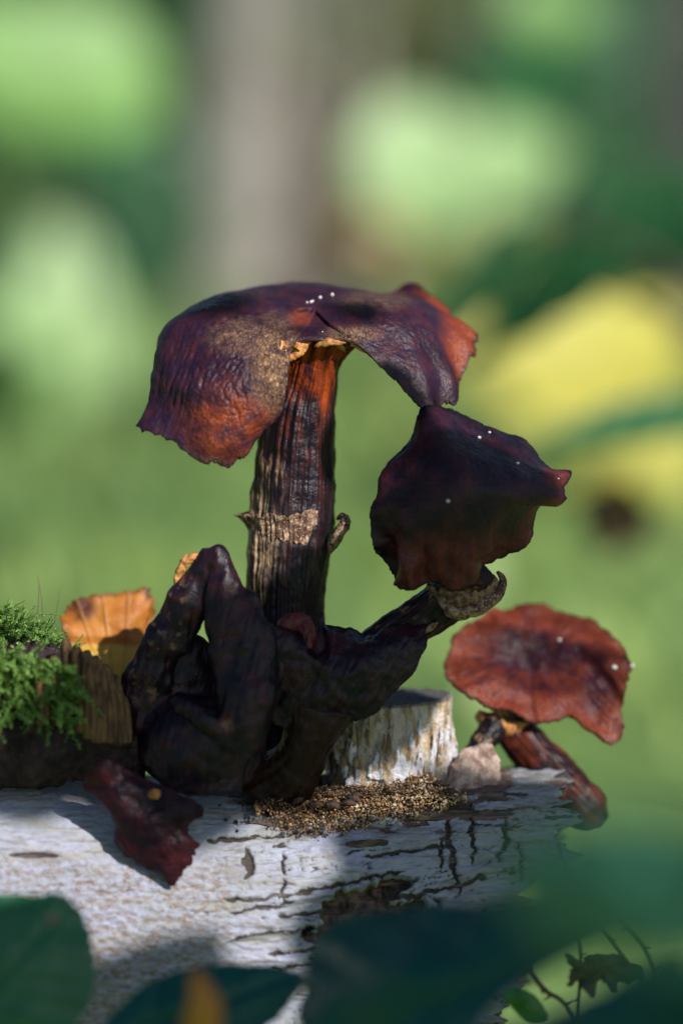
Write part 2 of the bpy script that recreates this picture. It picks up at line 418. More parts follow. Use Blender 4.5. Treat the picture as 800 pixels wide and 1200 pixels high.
def bark_mat():
    t = NT('birch_bark')
    big = t.noise(85, 4, 0.6); fl = t.noise(6.5, 6, 0.72, stretch=(0.6, 1.0, 1.3)); st = t.noise(14, 5, 0.65, stretch=(0.16, 1.0, 1.5)); f = t.noise(2.4, 4, 0.65)
    white = t.mix(t.ramp(big, 0.35, 0.65), (0.35, 0.365, 0.48), (0.30, 0.325, 0.375))
    c = t.mix(t.ramp(st, 0.46, 0.64, 0, 0.75), white, (0.30, 0.285, 0.25)); c = t.mix(t.ramp(t.noise(30, 5, 0.7, stretch=(0.35, 1, 1.2)), 0.56, 0.70, 0, 0.7), c, (0.22, 0.19, 0.165))
    # flaky left side: fawn inner bark shows between the paper flakes
    fk = t.math('MULTIPLY', t.attr('flaky'), t.ramp(fl, 0.46, 0.60))
    c = t.mix(t.math('MULTIPLY', fk, 0.8), c, t.mix(t.ramp(f, 0.4, 0.6), (0.15, 0.105, 0.09), (0.28, 0.215, 0.185)))
    c = t.mix(t.math('MULTIPLY', t.attr('grey'), t.ramp(st, 0.35, 0.6, 0.35, 0.9)), c, (0.23, 0.235, 0.21))
    c = t.mix(t.ramp(t.math('ADD', t.attr('crack'), t.math('MULTIPLY', t.math('SUBTRACT', f, 0.5), 0.5)), 0.30, 0.62), c, (0.045, 0.034, 0.028))
    c = t.mix(t.ramp(t.math('ADD', t.attr('brown'), t.math('MULTIPLY', t.math('SUBTRACT', fl, 0.5), 0.9)), 0.40, 0.60), c, t.mix(t.ramp(st, 0.4, 0.6), (0.055, 0.035, 0.028), (0.17, 0.11, 0.085)))
    hs = t.noise(7, 5, 0.7, stretch=(0.14, 1.0, 1.7)); c = t.mix(t.math('MULTIPLY', t.ramp(hs, 0.50, 0.66, 0, 0.8), t.math('SUBTRACT', 1.0, t.math('MULTIPLY', t.attr('flaky'), 0.6))), c, (0.15, 0.13, 0.115))
    b = t.bump(f, 1.3, 0.8); b = t.bump(hs, 3.0, 0.9, b); b = t.bump(st, 3.2, 0.8, b); b = t.bump(t.math('MULTIPLY', fl, t.attr('flaky')), 2.0, 0.7, b)
    return t.done(c, t.ramp(fl, 0.3, 0.7, 0.45, 0.75), b, 0.4)
MAT['bark'] = bark_mat()
def stub_mat():
    t = NT('weathered_stub'); g = t.noise(20, 5, 0.6, stretch=(2.2, 2.2, 0.35)); n = t.noise(14, 4, 0.6, stretch=(1.3, 1.3, 0.6)); f = t.noise(2.5, 4, 0.65)
    c = t.mix(t.ramp(g, 0.35, 0.62), (0.16, 0.095, 0.05), (0.42, 0.33, 0.22))
    c = t.mix(t.math('MULTIPLY', t.ramp(n, 0.46, 0.53), t.attr('pale')), c, (0.62, 0.60, 0.66))
    c = t.mix(t.ramp(f, 0.62, 0.75, 0, 0.6), c, (0.06, 0.035, 0.02))
    c = t.mix(t.attr('top'), c, t.mix(t.ramp(f, 0.35, 0.65), (0.045, 0.042, 0.045), (0.12, 0.115, 0.12)))
    return t.done(c, 0.75, t.bump(g, 5, 0.9, t.bump(f, 1.6, 0.8)), 0.3)
MAT['stub'] = stub_mat()
def wood_mat():
    t = NT('rotten_wood'); g = t.noise(16, 5, 0.65, stretch=(1.8, 1.8, 0.35)); n = t.noise(26, 5, 0.6); f = t.noise(3, 4, 0.6)
    c = t.mix(t.ramp(n, 0.38, 0.62), (0.014, 0.009, 0.011), (0.045, 0.029, 0.028))
    c = t.mix(t.ramp(f, 0.6, 0.75, 0, 0.6), c, (0.20, 0.15, 0.12))
    return t.done(c, 0.85, t.bump(g, 6, 0.9, t.bump(f, 2.0, 0.8)), 0.25)
MAT['rot'] = wood_mat()
MAT['splinter'] = simple('splintered_wood', (0.045, 0.024, 0.013), (0.17, 0.090, 0.035), 13, 0.75, 1.6, 0.3, stretch=(2.5, 2.5, 0.25))

def grain_mat():
    t = NT('frass_grains'); a = t.attr('tone')
    c = t.mix(t.ramp(a, 0.0, 0.5), (0.07, 0.035, 0.015), (0.42, 0.24, 0.10)); c = t.mix(t.ramp(a, 0.55, 1.0), c, (0.70, 0.55, 0.38))
    return t.done(c, 0.5, None, 0.5)
MAT['grain'] = grain_mat()
def moss_mat():
    t = NT('moss'); a = t.attr('tone'); c = t.mix(a, (0.07, 0.15, 0.025), (0.25, 0.42, 0.10))
    return t.leafy(c, 0.45, 0.3)
MAT['moss'] = moss_mat()

def leaf_mat(name, ca, cb, rough=0.4, trans=0.3, spots=None, px=60, tcol=None, vein=0.0, spec=0.5):
    t = NT(name); n = t.noise(px, 4, 0.6); f = t.noise(px * 0.12, 4, 0.6)
    c = t.mix(t.ramp(n, 0.35, 0.65), ca, cb)
    if spots:
        s = t.noise(px * 0.5, 2, 0.4); c = t.mix(t.ramp(s, 0.64, 0.72), c, spots)
    if vein:
        c = t.mix(t.math('MULTIPLY', t.attr('vein'), vein), c, tuple(min(1, k * 1.7) for k in cb))
    h = t.math('ADD', t.math('MULTIPLY', f, 0.4), t.attr('vein'))
    return t.leafy(c, rough, trans, t.bump(h, 3, 0.5), tcol, spec)
MAT['teal'] = leaf_mat('bramble_leaf_dark', (0.002, 0.058, 0.050), (0.004, 0.074, 0.062), 0.40, 0.08, None, 160, vein=0.2, spec=0.25)
MAT['veil'] = leaf_mat('bramble_leaf_blue_green', (0.04, 0.17, 0.11), (0.06, 0.21, 0.13), 0.4, 0.15, None, 160, vein=0.2)
MAT['green'] = leaf_mat('bramble_leaf_green', (0.007, 0.095, 0.036), (0.013, 0.12, 0.042), 0.42, 0.12, (0.09, 0.10, 0.05), 60, vein=0.12)
MAT['fresh'] = leaf_mat('young_leaf', (0.03, 0.16, 0.015), (0.06, 0.22, 0.02), 0.4, 0.3)
def autumn_mat():
    t = NT('autumn_leaf'); n = t.noise(22, 5, 0.6); n2 = t.noise(45, 3, 0.5); f = t.noise(4, 3, 0.6)
    c = t.mix(t.ramp(n2, 0.35, 0.65), (0.45, 0.15, 0.018), (0.58, 0.24, 0.035))
    c = t.mix(t.attr('lower'), c, (0.62, 0.40, 0.06))
    c = t.mix(t.math('MULTIPLY', t.attr('rust'), t.ramp(n, 0.3, 0.55)), c, (0.09, 0.022, 0.008))
    c = t.mix(t.math('MULTIPLY', t.attr('vein'), 0.5), c, (0.35, 0.14, 0.03))
    return t.leafy(c, 0.5, 0.35, t.bump(t.math('ADD', t.attr('vein'), f), 2.5, 0.5))
MAT['autumn'] = autumn_mat()
MAT['pale_leaf'] = leaf_mat('pale_green_leaf', (0.22, 0.37, 0.14), (0.29, 0.44, 0.175), 0.5, 0.25, None, 250)
MAT['lime_leaf'] = leaf_mat('lime_leaf', (0.13, 0.29, 0.06), (0.175, 0.335, 0.08), 0.5, 0.25, None, 250)
MAT['yellow_leaf'] = leaf_mat('yellow_leaf', (0.42, 0.385, 0.045), (0.50, 0.46, 0.075), 0.5, 0.3, None, 250)
MAT['deep_leaf'] = leaf_mat('deep_green_leaf', (0.015, 0.085, 0.022), (0.028, 0.115, 0.035), 0.45, 0.12, None, 250)
MAT['ochre_leaf'] = leaf_mat('ochre_leaf', (0.30, 0.19, 0.04), (0.42, 0.27, 0.08), 0.5, 0.3, None, 250)
def foliage_mat(name, a, b, trans=0.25):
    t = NT(name); return t.leafy(t.mix(t.attr('tone'), a, b), 0.5, trans)
MAT['grass'] = foliage_mat('grass', (0.09, 0.175, 0.050), (0.25, 0.35, 0.10))
MAT['shrub'] = foliage_mat('shrub_foliage', (0.10, 0.20, 0.07), (0.19, 0.32, 0.12))
MAT['shrub_dark'] = foliage_mat('dark_shrub_foliage', (0.06, 0.15, 0.08), (0.11, 0.22, 0.125))
MAT['shrub_olive'] = foliage_mat('olive_shrub_foliage', (0.14, 0.16, 0.07), (0.24, 0.24, 0.11))
MAT['trunk'] = simple('grey_trunk_bark', (0.27, 0.245, 0.225), (0.42, 0.38, 0.345), 500, 0.85, 60, 0.2, stretch=(1, 1, 0.3))
MAT['trunk_dark'] = simple('dark_trunk_bark', (0.045, 0.045, 0.045), (0.09, 0.085, 0.08), 500, 0.85, 60, 0.2, stretch=(1, 1, 0.3))
def ground_mat():
    t = NT('ground'); n = t.noise(2600, 5, 0.6); f = t.noise(300, 4, 0.6)
    c = t.mix(t.ramp(n, 0.35, 0.65), (0.105, 0.185, 0.05), (0.17, 0.265, 0.08)); c = t.mix(t.ramp(f, 0.58, 0.72, 0, 0.5), c, (0.10, 0.065, 0.03))
    return t.done(c, 0.9, t.bump(f, 80, 0.6), 0.2)
MAT['ground'] = ground_mat()

# ------------------------------------------------------------------ ground and far setting
def build_ground():
    n = 160; a = np.linspace(-1, 1, n); x = np.sign(a) * (np.abs(a) ** 2.2) * 120; y = np.linspace(-1, 1, n); y = np.sign(y) * (np.abs(y) ** 2.2) * 120
    X, Y = np.meshgrid(x, y); Z = GROUND_Z + 0.02 * fbm(np.stack([X * 0.8, Y * 0.8, 0 * X], -1), 4) * np.clip((np.hypot(X, Y) - 0.3), 0, 1)
    Z += 0.010 * np.clip(np.hypot(X, Y) - 6, 0, 60)
    q = np.arange(n - 1)[:, None] * n + np.arange(n - 1)[None, :]
    o = obj('ground', np.stack([X, Y, Z], -1).reshape(-1, 3), MAT['ground'], None, np.stack([q, q + 1, q + n + 1, q + n], -1).reshape(-1, 4))
    tag(o, 'mossy green woodland floor under the birch log', 'ground', kind='structure')
build_ground()

def blades(n, xr, yr, hr, wr, lean=0.5, seed=1):
    g = np.random.default_rng(seed)
    x = g.uniform(*xr, n); y = g.uniform(*yr, n); h = g.uniform(*hr, n); w = g.uniform(*wr, n); a = g.uniform(0, 6.283, n); l = g.uniform(0, lean, n) * h; b = g.uniform(0, 6.283, n)
    base = np.stack([x, y, np.full(n, GROUND_Z - 0.01)], -1); side = np.stack([np.cos(a), np.sin(a), 0 * a], -1) * w[:, None] / 2
    mid = base + np.stack([np.cos(b) * l * .35, np.sin(b) * l * .35, h * .6], -1); tip = base + np.stack([np.cos(b) * l, np.sin(b) * l, h], -1)
    vs = np.stack([base - side, base + side, mid + side * .8, mid - side * .8, tip], 1).reshape(-1, 3); k = np.arange(n) * 5
    quads = np.stack([k, k + 1, k + 2, k + 3], -1); tris = np.stack([k + 3, k + 2, k + 4], -1)
    return vs, quads, tris, np.repeat(np.clip(.45 + 1.5 * fbm(base * 1.1, 3) + g.normal(0, .18, n), 0, 1), 5)
v, q, t_, tone = blades(26000, (-3.2, 3.2), (0.55, 9.0), (0.02, 0.06), (0.008, 0.022), 1.2, 5)
tag(obj('grass', v, MAT['grass'], None, q, t_, {'tone': tone}), 'soft green grass and low herbs behind the log', 'grass', kind='stuff')

def leaf_cloud(n, centre, radii, size, seed, shell=0.35, zmin=None):
    g = np.random.default_rng(seed); d = g.normal(size=(n, 3)); d /= np.linalg.norm(d, axis=1)[:, None]
    r = (shell + (1 - shell) * g.random(n)) ** 0.6; P = d * r[:, None]
    keep = fbm(P * 2.2 + seed, 2) > -0.28; P = P[keep]; n = len(P)
    P = P * np.array(radii) * (1 + 0.25 * fbm(d[keep] * 1.7 + seed, 2))[:, None] + np.array(centre)
    if zmin is not None: P[:, 2] = np.maximum(P[:, 2], zmin)
    nrm = g.normal(size=(n, 3)) + np.array([0.2, -0.3, 0.8]); nrm /= np.linalg.norm(nrm, axis=1)[:, None]
    a = g.normal(size=(n, 3)); u = np.cross(nrm, a); u /= np.linalg.norm(u, axis=1)[:, None]; w = np.cross(nrm, u)
    s = (size * g.uniform(0.6, 1.3, n))[:, None]
    vs = np.stack([P - u * s, P + w * s * .5 - u * s * .15, P + u * s, P - w * s * .5 - u * s * .15], 1).reshape(-1, 3)
    k = np.arange(n) * 4
    return vs, np.stack([k, k + 1, k + 2, k + 3], -1), np.repeat(g.uniform(0, 1, n), 4)

def wtube(name, pts, radii, mat, parent, n=24, seg=10, base=None):
    """round tube through world points"""
    C = crom(np.array(pts, float), n); R = crom(np.array(radii, float)[:, None], n)[:, 0]
    T = np.gradient(C, axis=0); T /= np.linalg.norm(T, axis=1)[:, None]
    ref = np.array([0, 1.0, 0]) if abs(T[:, 1]).mean() < 0.8 else np.array([1.0, 0, 0])
    S = np.cross(T, ref); S /= np.linalg.norm(S, axis=1)[:, None]; D = np.cross(S, T); a = np.linspace(0, 6.2832, seg, endpoint=False)
    G = C[:, None] + (S[:, None] * np.cos(a)[None, :, None] + D[:, None] * np.sin(a)[None, :, None]) * R[:, None, None]
    G[0] = G[0].mean(0); G[-1] = G[-1].mean(0)
    q = np.arange(n - 1)[:, None] * seg + np.arange(seg)[None, :]; q2 = np.arange(n - 1)[:, None] * seg + (np.arange(seg)[None, :] + 1) % seg
    return obj(name, G.reshape(-1, 3), mat, parent, np.stack([q, q + seg, q2 + seg, q2], -1).reshape(-1, 4), base=base)

def ground_at(px, dist):
    """world point on the ground straight below the picture column px at that distance"""
    p = PW(px, 600, depth_m(dist)); p[2] = GROUND_Z; return p

def shrub(px, dist, w, h, mat, seed, label, n=2600, size=0.05):
    b = ground_at(px, dist); b[2] += max(0, 0.010 * (math.hypot(b[0], b[1]) - 6))
    t = thing('shrub', b, label, 'shrub', 'shrubs behind the log')
    v, q, tone = leaf_cloud(n, b + np.array([0, 0, h * .55]), (w / 2, w / 2.4, h * .55), size, seed, zmin=b[2] + 0.02)
    obj('foliage', v, mat, t, q, None, {'tone': tone}, smooth=False)
    g = np.random.default_rng(seed)
    for k in range(5):
        e = b + np.array([g.uniform(-.35, .35) * w, g.uniform(-.3, .3) * w, h * g.uniform(.6, .9)])
        wtube('stem', [b + np.array([g.uniform(-.05, .05), 0, -0.02]), (b + e) / 2 + np.array([0, 0, h * .12]), e], [0.018, 0.012, 0.005], MAT['twig'], t)
    return t
def tree(px, dist, rad, h, seed, label, lean=0.0, bark='trunk'):
    b = ground_at(px, dist); b[2] += max(0, 0.010 * (math.hypot(b[0], b[1]) - 6)) - 0.05
    t = thing('tree', b, label, 'tree', 'trees standing behind the log')
    top = b + np.array([lean * h, 0, h]); g = np.random.default_rng(seed)
    tr = wtube('trunk', [b, b + (top - b) * .06, b + (top - b) * .35 + np.array([.05, 0, 0]), top], [rad * 1.5, rad * 1.08, rad * .85, rad * .3], MAT[bark], t, 40, 28)
    for k in range(7):
        s = b + (top - b) * g.uniform(.45, .85); a = g.uniform(0, 6.28); e = s + np.array([math.cos(a), math.sin(a), .7]) * h * .25
        wtube('limb', [s, (s + e) / 2 + np.array([0, 0, -.1]), e], [rad * .35, rad * .22, rad * .06], MAT[bark], t)
    v, q, tone = leaf_cloud(3500, b + np.array([lean * h, 0, h * .85]), (h * .36, h * .36, h * .3), 0.16, seed, 0.3)
    obj('crown', v, MAT['shrub'], t, q, None, {'tone': tone}, smooth=False)
tree(325, 7.2, 0.20, 8.0, 31, 'grey barked tree trunk rising far behind the main mushroom cap', 0.01)
tree(812, 6.0, 0.10, 7.5, 32, 'dark grey tree trunk beyond the dark green leafy spray', 0.0, 'trunk_dark')
for a in [(70, 7.2, 0.75, 0.80, 'shrub', 41, 'rounded green shrub beside the grey tree trunk'),
          (165, 6.6, 0.34, 0.42, 'shrub_dark', 42, 'low dark blue-green shrub touching the grey tree trunk'),
          (640, 7.5, 0.60, 0.85, 'shrub_dark', 43, 'tall dark green shrub behind the pale round leaf'),
          (470, 9.0, 0.75, 0.95, 'shrub_olive', 44, 'olive brown shrub between the two tree trunks'),
          (760, 9.5, 0.9, 1.0, 'shrub_dark', 45, 'dark green shrub beside the dark grey trunk'),
          (360, 5.0, 0.42, 0.62, 'shrub_olive', 47, 'thin wispy shrub in front of the grey tree trunk', 45),
          (-120, 9.5, 1.2, 1.2, 'shrub', 46, 'large green shrub farthest from the two trunks')]:
    shrub(a[0], a[1], a[2], a[3], MAT[a[4]], a[5], a[6], a[7] if len(a) > 7 else 1800, 0.04)
# far wood: one leafy mass closing the view
g = np.random.default_rng(77); vs, qs, ts, o_ = [], [], [], 0
for k in range(60):
    a = math.radians(90 + (k - 29.5) * 3.2); R_ = 24 + 5 * g.random()
    v, q, tone = leaf_cloud(700, (R_ * math.cos(a), R_ * math.sin(a), 1.2 + 3 * g.random()), (2.6, 2.2, 3.4), 0.42, 100 + k, 0.2, GROUND_Z)
    vs.append(v); qs.append(q + o_); ts.append(tone); o_ += len(v)
tag(obj('far_wood', np.concatenate(vs), MAT['shrub'], None, np.concatenate(qs), None, {'tone': np.concatenate(ts)}, smooth=False), 'distant green wood closing off the clearing', 'woodland', kind='stuff')

# ------------------------------------------------------------------ leaves on saplings in the middle distance
def leaf_mesh(name, lw=0.6, teeth=0, tooth=0.0, fold=0.15, curl=0.15, nl=28, nw=10, point=1.0):
    """unit-length leaf along +Y, normal +Z"""
    t = np.linspace(0, 1, nl); w = lw / 2 * np.sin(np.pi * np.clip(t, 0, 1) ** (0.75 * point)) ** 0.8
    if teeth: w = w * (1 + tooth * (np.abs(((t * teeth) % 1) - .5) * 2 - .5))
    s = np.linspace(-1, 1, 2 * nw + 1)
    X = w[:, None] * s[None, :]; Y = t[:, None] * np.ones_like(s)[None, :]
    Z = fold * np.abs(X) - curl * (Y - .4) ** 2 + 0.012 * np.sin((Y + np.abs(X) * .8) * 40) * np.abs(s)[None, :]
    vein = np.maximum(np.exp(-(X / 0.012) ** 2), 0.7 * np.exp(-(((Y * 9 - np.abs(X) * 6) % 1 - .5) / .08) ** 2))
    n = 2 * nw + 1; q = np.arange(nl - 1)[:, None] * n + np.arange(n - 1)[None, :]
    return mk_mesh(name, np.stack([X, Y, Z], -1).reshape(-1, 3), np.stack([q, q + 1, q + n + 1, q + n], -1).reshape(-1, 4), None, {'vein': vein.ravel()})
LEAF = {}
for k, m in (('pale', 'pale_leaf'), ('lime', 'lime_leaf'), ('yellow', 'yellow_leaf'), ('deep', 'deep_leaf'), ('ochre', 'ochre_leaf')):
    for sh, lw in (('round', 0.85), ('oval', 0.6), ('long', 0.26)):
        me = leaf_mesh('leaf_' + k + '_' + sh, lw, 16, 0.06); me.materials.append(MAT[m]); LEAF[k, sh] = me
def leaf_at(parent, kind, px, py, dist, size_px, angle, normal=(0.35, -0.8, 0.45), name='leaf'):
    """leaf centred on a picture position at `dist` metres; size_px = its length seen there; angle = direction of the tip in the view (deg)"""
    d = depth_m(dist); c = PW(px, py, d); L = size_px * U * dist / DIST
    n = np.array(normal, float); n /= np.linalg.norm(n)
    y = np.array([math.cos(math.radians(angle)), 0, math.sin(math.radians(angle))]); y = y - n * (y @ n); y /= np.linalg.norm(y); x = np.cross(y, n)
    M = np.eye(4); M[:3, 0] = x * L; M[:3, 1] = y * L; M[:3, 2] = n * L; M[:3, 3] = c - y * L * .5
    o = place(name, LEAF[kind], Matrix(M.tolist()), parent)
    return c - y * L * .5
def sapling(px, dist, label, leaves, group='leafy saplings behind the mushrooms', lean=0.0, name='sapling', stem_r=0.0022):
    b = ground_at(px, dist); t = thing(name, b, label, 'sapling', group)
    ends = [leaf_at(t, *l) for l in leaves]
    zs = max(e[2] for e in ends); top = np.array([np.mean([e[0] for e in ends]), b[1], zs])
    mid = (b + top) / 2 + np.array([lean, 0.01, 0])
    wtube('stem', [b - np.array([0, 0, .02]), mid, top], [stem_r * 1.5, stem_r * 1.2, stem_r * .6], MAT['twig'], t)
    for e in ends:
        f = np.clip((e[2] - b[2]) / (top[2] - b[2] + 1e-6) - .12, 0.1, .95); C = crom(np.array([b, mid, top]), 50)[int(f * 49)]
        wtube('leaf_stalk', [C, (C + e) / 2 + np.array([0, 0, .01]), e], [stem_r * .6, stem_r * .5, stem_r * .4], MAT['twig'], t, 10, 6)
    return t
R_, O_, L_ = 'round', 'oval', 'long'
sapling(120, 2.6, 'sapling with broad lime green leaves, left of the grey trunk', [
    (('lime', R_), 95, 85, 2.6, 205, 190), (('lime', R_), 0, 60, 2.8, 190, 150), (('lime', O_), 60, 150, 3.0, 130, 10, (0.1, -0.5, 0.85)), (('deep', O_), 110, 190, 2.9, 190, 10, (0.1, -0.5, 0.85)), (('deep', O_), 215, 20, 2.7, 120, 60, (-.4, -.4, .8))])
sapling(30, 2.8, 'sapling with pale green leaves beside the moss clump', [
    (('pale', R_), 30, 335, 2.8, 210, 160), (('pale', R_), 60, 400, 3.0, 210, 220), (('lime', R_), 0, 450, 2.9, 190, 220), (('deep', O_), 170, 290, 3.1, 140, 20, (-.2, -.4, .9))])
sapling(560, 2.7, 'sapling holding one large pale round leaf above the caps', [
    (('pale', R_), 510, 200, 2.7, 210, 8), (('pale', O_), 590, 190, 2.9, 190, 30), (('pale', O_), 530, 255, 3.0, 150, -20), (('deep', R_), 630, 95, 3.1, 170, 70, (-.2, -.6, .7)), (('deep', O_), 700, 190, 3.0, 160, -50, (-.1, -.4, .9)), (('lime', O_), 650, 5, 2.9, 130, 10)])
sapling(690, 2.1, 'sapling with large yellow autumn leaves beside the dark cap', [
    (('yellow', R_), 700, 400, 2.2, 270, 15), (('yellow', O_), 610, 420, 2.5, 220, 170), (('yellow', O_), 690, 455, 2.4, 260, -10), (('yellow', R_), 770, 545, 2.3, 170, -20, (.3, -.7, .6)), (('yellow', O_), 690, 590, 2.4, 190, 200, (.3, -.7, .6)), (('yellow', O_), 660, 660, 2.5, 170, 180, (.2, -.45, .85)), (('ochre', R_), 740, 670, 2.7, 190, 180, (.2, -.6, .7)), (('yellow', O_), 610, 545, 2.8, 160, 150, (.2, -.6, .7)), (('ochre', O_), 780, 610, 2.8, 160, 150, (.2, -.6, .7))])
sapling(470, 3.4, 'sapling with ochre leaves behind the main cap', [
    (('ochre', O_), 440, 290, 3.4, 120, 20), (('ochre', O_), 465, 500, 3.4, 130, 70), (('ochre', O_), 590, 320, 3.2, 110, 30)])
sapling(850, 1.1, 'spray of narrow dark green leaves reaching over the yellow leaves', [
    (('deep', L_), 760, 292, 1.4, 230, 188, (-.6, -.6, .45)), (('deep', L_), 665, 328, 1.15, 380, 201, (-.6, -.7, .3)), (('deep', L_), 560, 345, 1.15, 230, 212, (-.6, -.7, .3)), (('deep', L_), 790, 310, 1.4, 220, 184, (-.7, -.6, .3)), (('deep', L_), 740, 245, 1.5, 230, 190, (-.4, -.5, .6)), (('deep', L_), 590, 345, 1.2, 200, 208, (.2, -.6, .75)),
    (('deep', L_), 740, 498, 1.1, 280, 198, (.0, -.7, .7))])
# dried seed head on a thin stalk
b = ground_at(860, 1.15); t = thing('dry_seed_head', b, 'brown dried seed head on a thin bent stalk before yellow leaves', 'seed head')
c = PW(722, 608, depth_m(1.15))
wtube('stalk', [b - np.array([0, 0, .02]), PW(880, 700, depth_m(1.15)), PW(800, 636, depth_m(1.15)), c], [0.0012, 0.001, 0.0009, 0.0008], MAT['twig'], t, 40)
g = np.random.default_rng(8); d = g.normal(size=(260, 3)); d /= np.linalg.norm(d, axis=1)[:, None]
tip = d * g.uniform(.7, 1.0, 260)[:, None] * 0.016; sd_ = np.cross(d, g.normal(size=(260, 3))); sd_ /= np.linalg.norm(sd_, axis=1)[:, None]
vs = np.stack([c + d * .001 - sd_ * .0008, c + d * .001 + sd_ * .0008, c + tip + sd_ * .0022, c + tip - sd_ * .0022], 1).reshape(-1, 3); k = np.arange(260) * 4
obj('bristles', vs, MAT['seed'], t, np.stack([k, k + 1, k + 2, k + 3], -1), smooth=False)

# ------------------------------------------------------------------ birch log
def skew(px): return (px - 400) * 0.13
def build_log():
    prof = np.array([(120, 1440), (330, 1320), (360, 1120), (290, 960), (190, 905), (110, 902), (45, 912), (5, 928), (-35, 955), (-66, 1000), (-88, 1060), (-100, 1130), (-104, 1210), (-96, 1290), (-60, 1370), (0, 1430)], float)
    fine = crom(prof, 1400)
    seglen = np.r_[0, np.cumsum(np.hypot(*np.diff(fine, axis=0).T))]
    # dense where the camera sees it, coarse behind and below
    dens = np.where((fine[:, 1] < 1260) & (fine[:, 0] < 130), 1 / 1.7, 1 / 9.0); cum = np.r_[0, np.cumsum(0.5 * (dens[1:] + dens[:-1]) * np.diff(seglen))]
    npf = int(cum[-1]); tt = np.linspace(0, cum[-1], npf, endpoint=False)
    PD = np.interp(tt, cum, fine[:, 0]); PY = np.interp(tt, cum, fine[:, 1]); arc = np.interp(tt, cum, seglen)
    xs = np.concatenate([np.linspace(-620, -30, 80, endpoint=False), np.arange(-30, 690, 1.7)]); nx = len(xs)
    end = 664 + 46 * fbm(np.stack([arc / 38, 0 * arc, 0 * arc + 3.3], -1), 5, .6) - 0.34 * np.clip(PY - 960, 0, 400)
    f = (xs - xs[0]) / (xs[-1] - xs[0])
    X = np.where(xs[:, None] < 450, xs[:, None], 450 + (xs[:, None] - 450) / (xs[-1] - 450) * (end[None, :] - 450))
    AR = arc[None, :] * np.ones((nx, 1)); YY = PY[None, :] + 0 * X; DD = PD[None, :] + skew(X)
    # slight sag and swell of the upper edge
    YY = YY + 9 * np.sin((X - 130) / 120.0) * np.exp(-((PY[None, :] - 920) / 70) ** 2) + 8 * fbm(np.stack([X / 130, AR / 160, 0 * X], -1), 3)
    PX = np.stack([X, YY, DD], -1); G = V(PX)
    N = normals_grid(np.swapaxes(G, 0, 1), closed_u=False); N = np.swapaxes(N, 0, 1)
    cen = V(np.stack([X, 0 * X + 1170, 130 + skew(X)], -1)); s = np.sign(((G - cen) * N).sum(-1)); N = N * s[..., None]
    q3 = lambda a, b, c=0.0: np.stack([X / a, YY / b, 0 * X + c], -1)
    warp = 10 * fbm(q3(60, 30, 9.0), 3)
    qw = lambda a, b, c=0.0: np.stack([X / a, (YY + warp * .6 + 0.16 * X) / b, 0 * X + c], -1)
    right = sstep(240, 330, X + 30 * fbm(q3(50, 50, 7), 2))
    # long cracks along the grain, short cross cracks
    h1 = perlin(qw(120, 15, 1)); c1 = (1 - sstep(0.0, 0.030, np.abs(h1))) * sstep(0.0, 0.25, fbm(qw(70, 30, 2), 2))
    h2 = perlin(qw(60, 7, 3)); c2 = (1 - sstep(0.0, 0.06, np.abs(h2))) * sstep(0.05, 0.30, fbm(qw(50, 22, 4), 2))
    h3 = perlin(np.stack([(X + warp) / 22, YY / 60, 0 * X + 5], -1)); c3 = .7 * (1 - sstep(0.0, 0.04, np.abs(h3))) * sstep(0.18, 0.36, fbm(q3(28, 24, 6), 2))
    cr = np.maximum(np.maximum(c1, c2 * .8), c3) * (0.15 + 0.85 * right) * sstep(-.35, .15, fbm(q3(14, 14, 61), 3))
    # deep vertical splits on the right part and named notches
    for (cx, cy, w, h, lean) in [(527, 985, 4.2, 30, .06), (533, 1022, 3.5, 26, .10), (553, 975, 3.4, 38, .04), (590, 985, 3, 26, -.1), (610, 1010, 2.6, 24, .1), (290, 1012, 6.5, 19, .12), (335, 1012, 2.2, 14, 0), (333, 1045, 2.2, 16, .05), (40, 1002, 46, 3.2, 0), (515, 1000, 2, 20, 0)]:
        xx = X - cx - lean * (YY - cy) + 6 * fbm(q3(40, 16, cx), 4, .6); w = w * (.6 + .5 * (cy % 7) / 7); cr = np.maximum(cr, sstep(1.25, 0.75, np.sqrt((xx / w) ** 2 + ((YY - cy) / h) ** 2)))
    for (x0, y0, x1, y1, w) in [(268, 1056, 330, 1050, 1.6), (330, 1050, 400, 1036, 2.0), (275, 1071, 340, 1060, 1.6), (330, 1075, 395, 1066, 1.5), (280, 1100, 345, 1090, 1.5), (320, 1120, 400, 1106, 1.4), (300, 1140, 370, 1128, 1.4), (250, 985, 330, 978, 1.8), (400, 1036, 470, 1020, 1.8), (430, 1005, 520, 990, 1.6), (470, 1052, 560, 1030, 2.2)]:
        tq = np.clip((X - x0) / (x1 - x0), 0, 1); w = w * (.45 + .9 * np.clip(.5 + fbm(q3(13, 60, x0 + 5), 3), 0, 1.2)); yl = y0 + (y1 - y0) * tq + 4.5 * fbm(q3(22, 60, x0), 4); dd = np.hypot(np.clip(np.abs(X - (x0 + x1) / 2) - abs(x1 - x0) / 2, 0, None) * .3, YY - yl)
        cr = np.maximum(cr, sstep(1.9, 0.5, dd / w))
    plates = fbm(qw(95, 16, 8), 3)
    plates = np.round(plates * 3.2) / 3.2 * 0.45 + plates * 0.55 + .35 * fbm(qw(40, 5, 41), 3)
    flaky = (1 - right) * sstep(985, 1040, YY + 25 * fbm(q3(70, 40, 3), 2)) + 0.25 * (1 - right)
    fl = fbm(q3(13, 5.5, 12), 4, .55)
    h = 4.2 * plates * (0.45 + .55 * right) + 1.9 * fl * flaky + 1.0 * fbm(q3(10, 4, 14), 3) + 1.9 * ridge(qw(70, 6.5, 51), 3) * (.3 + .7 * right) - 5.0 * cr
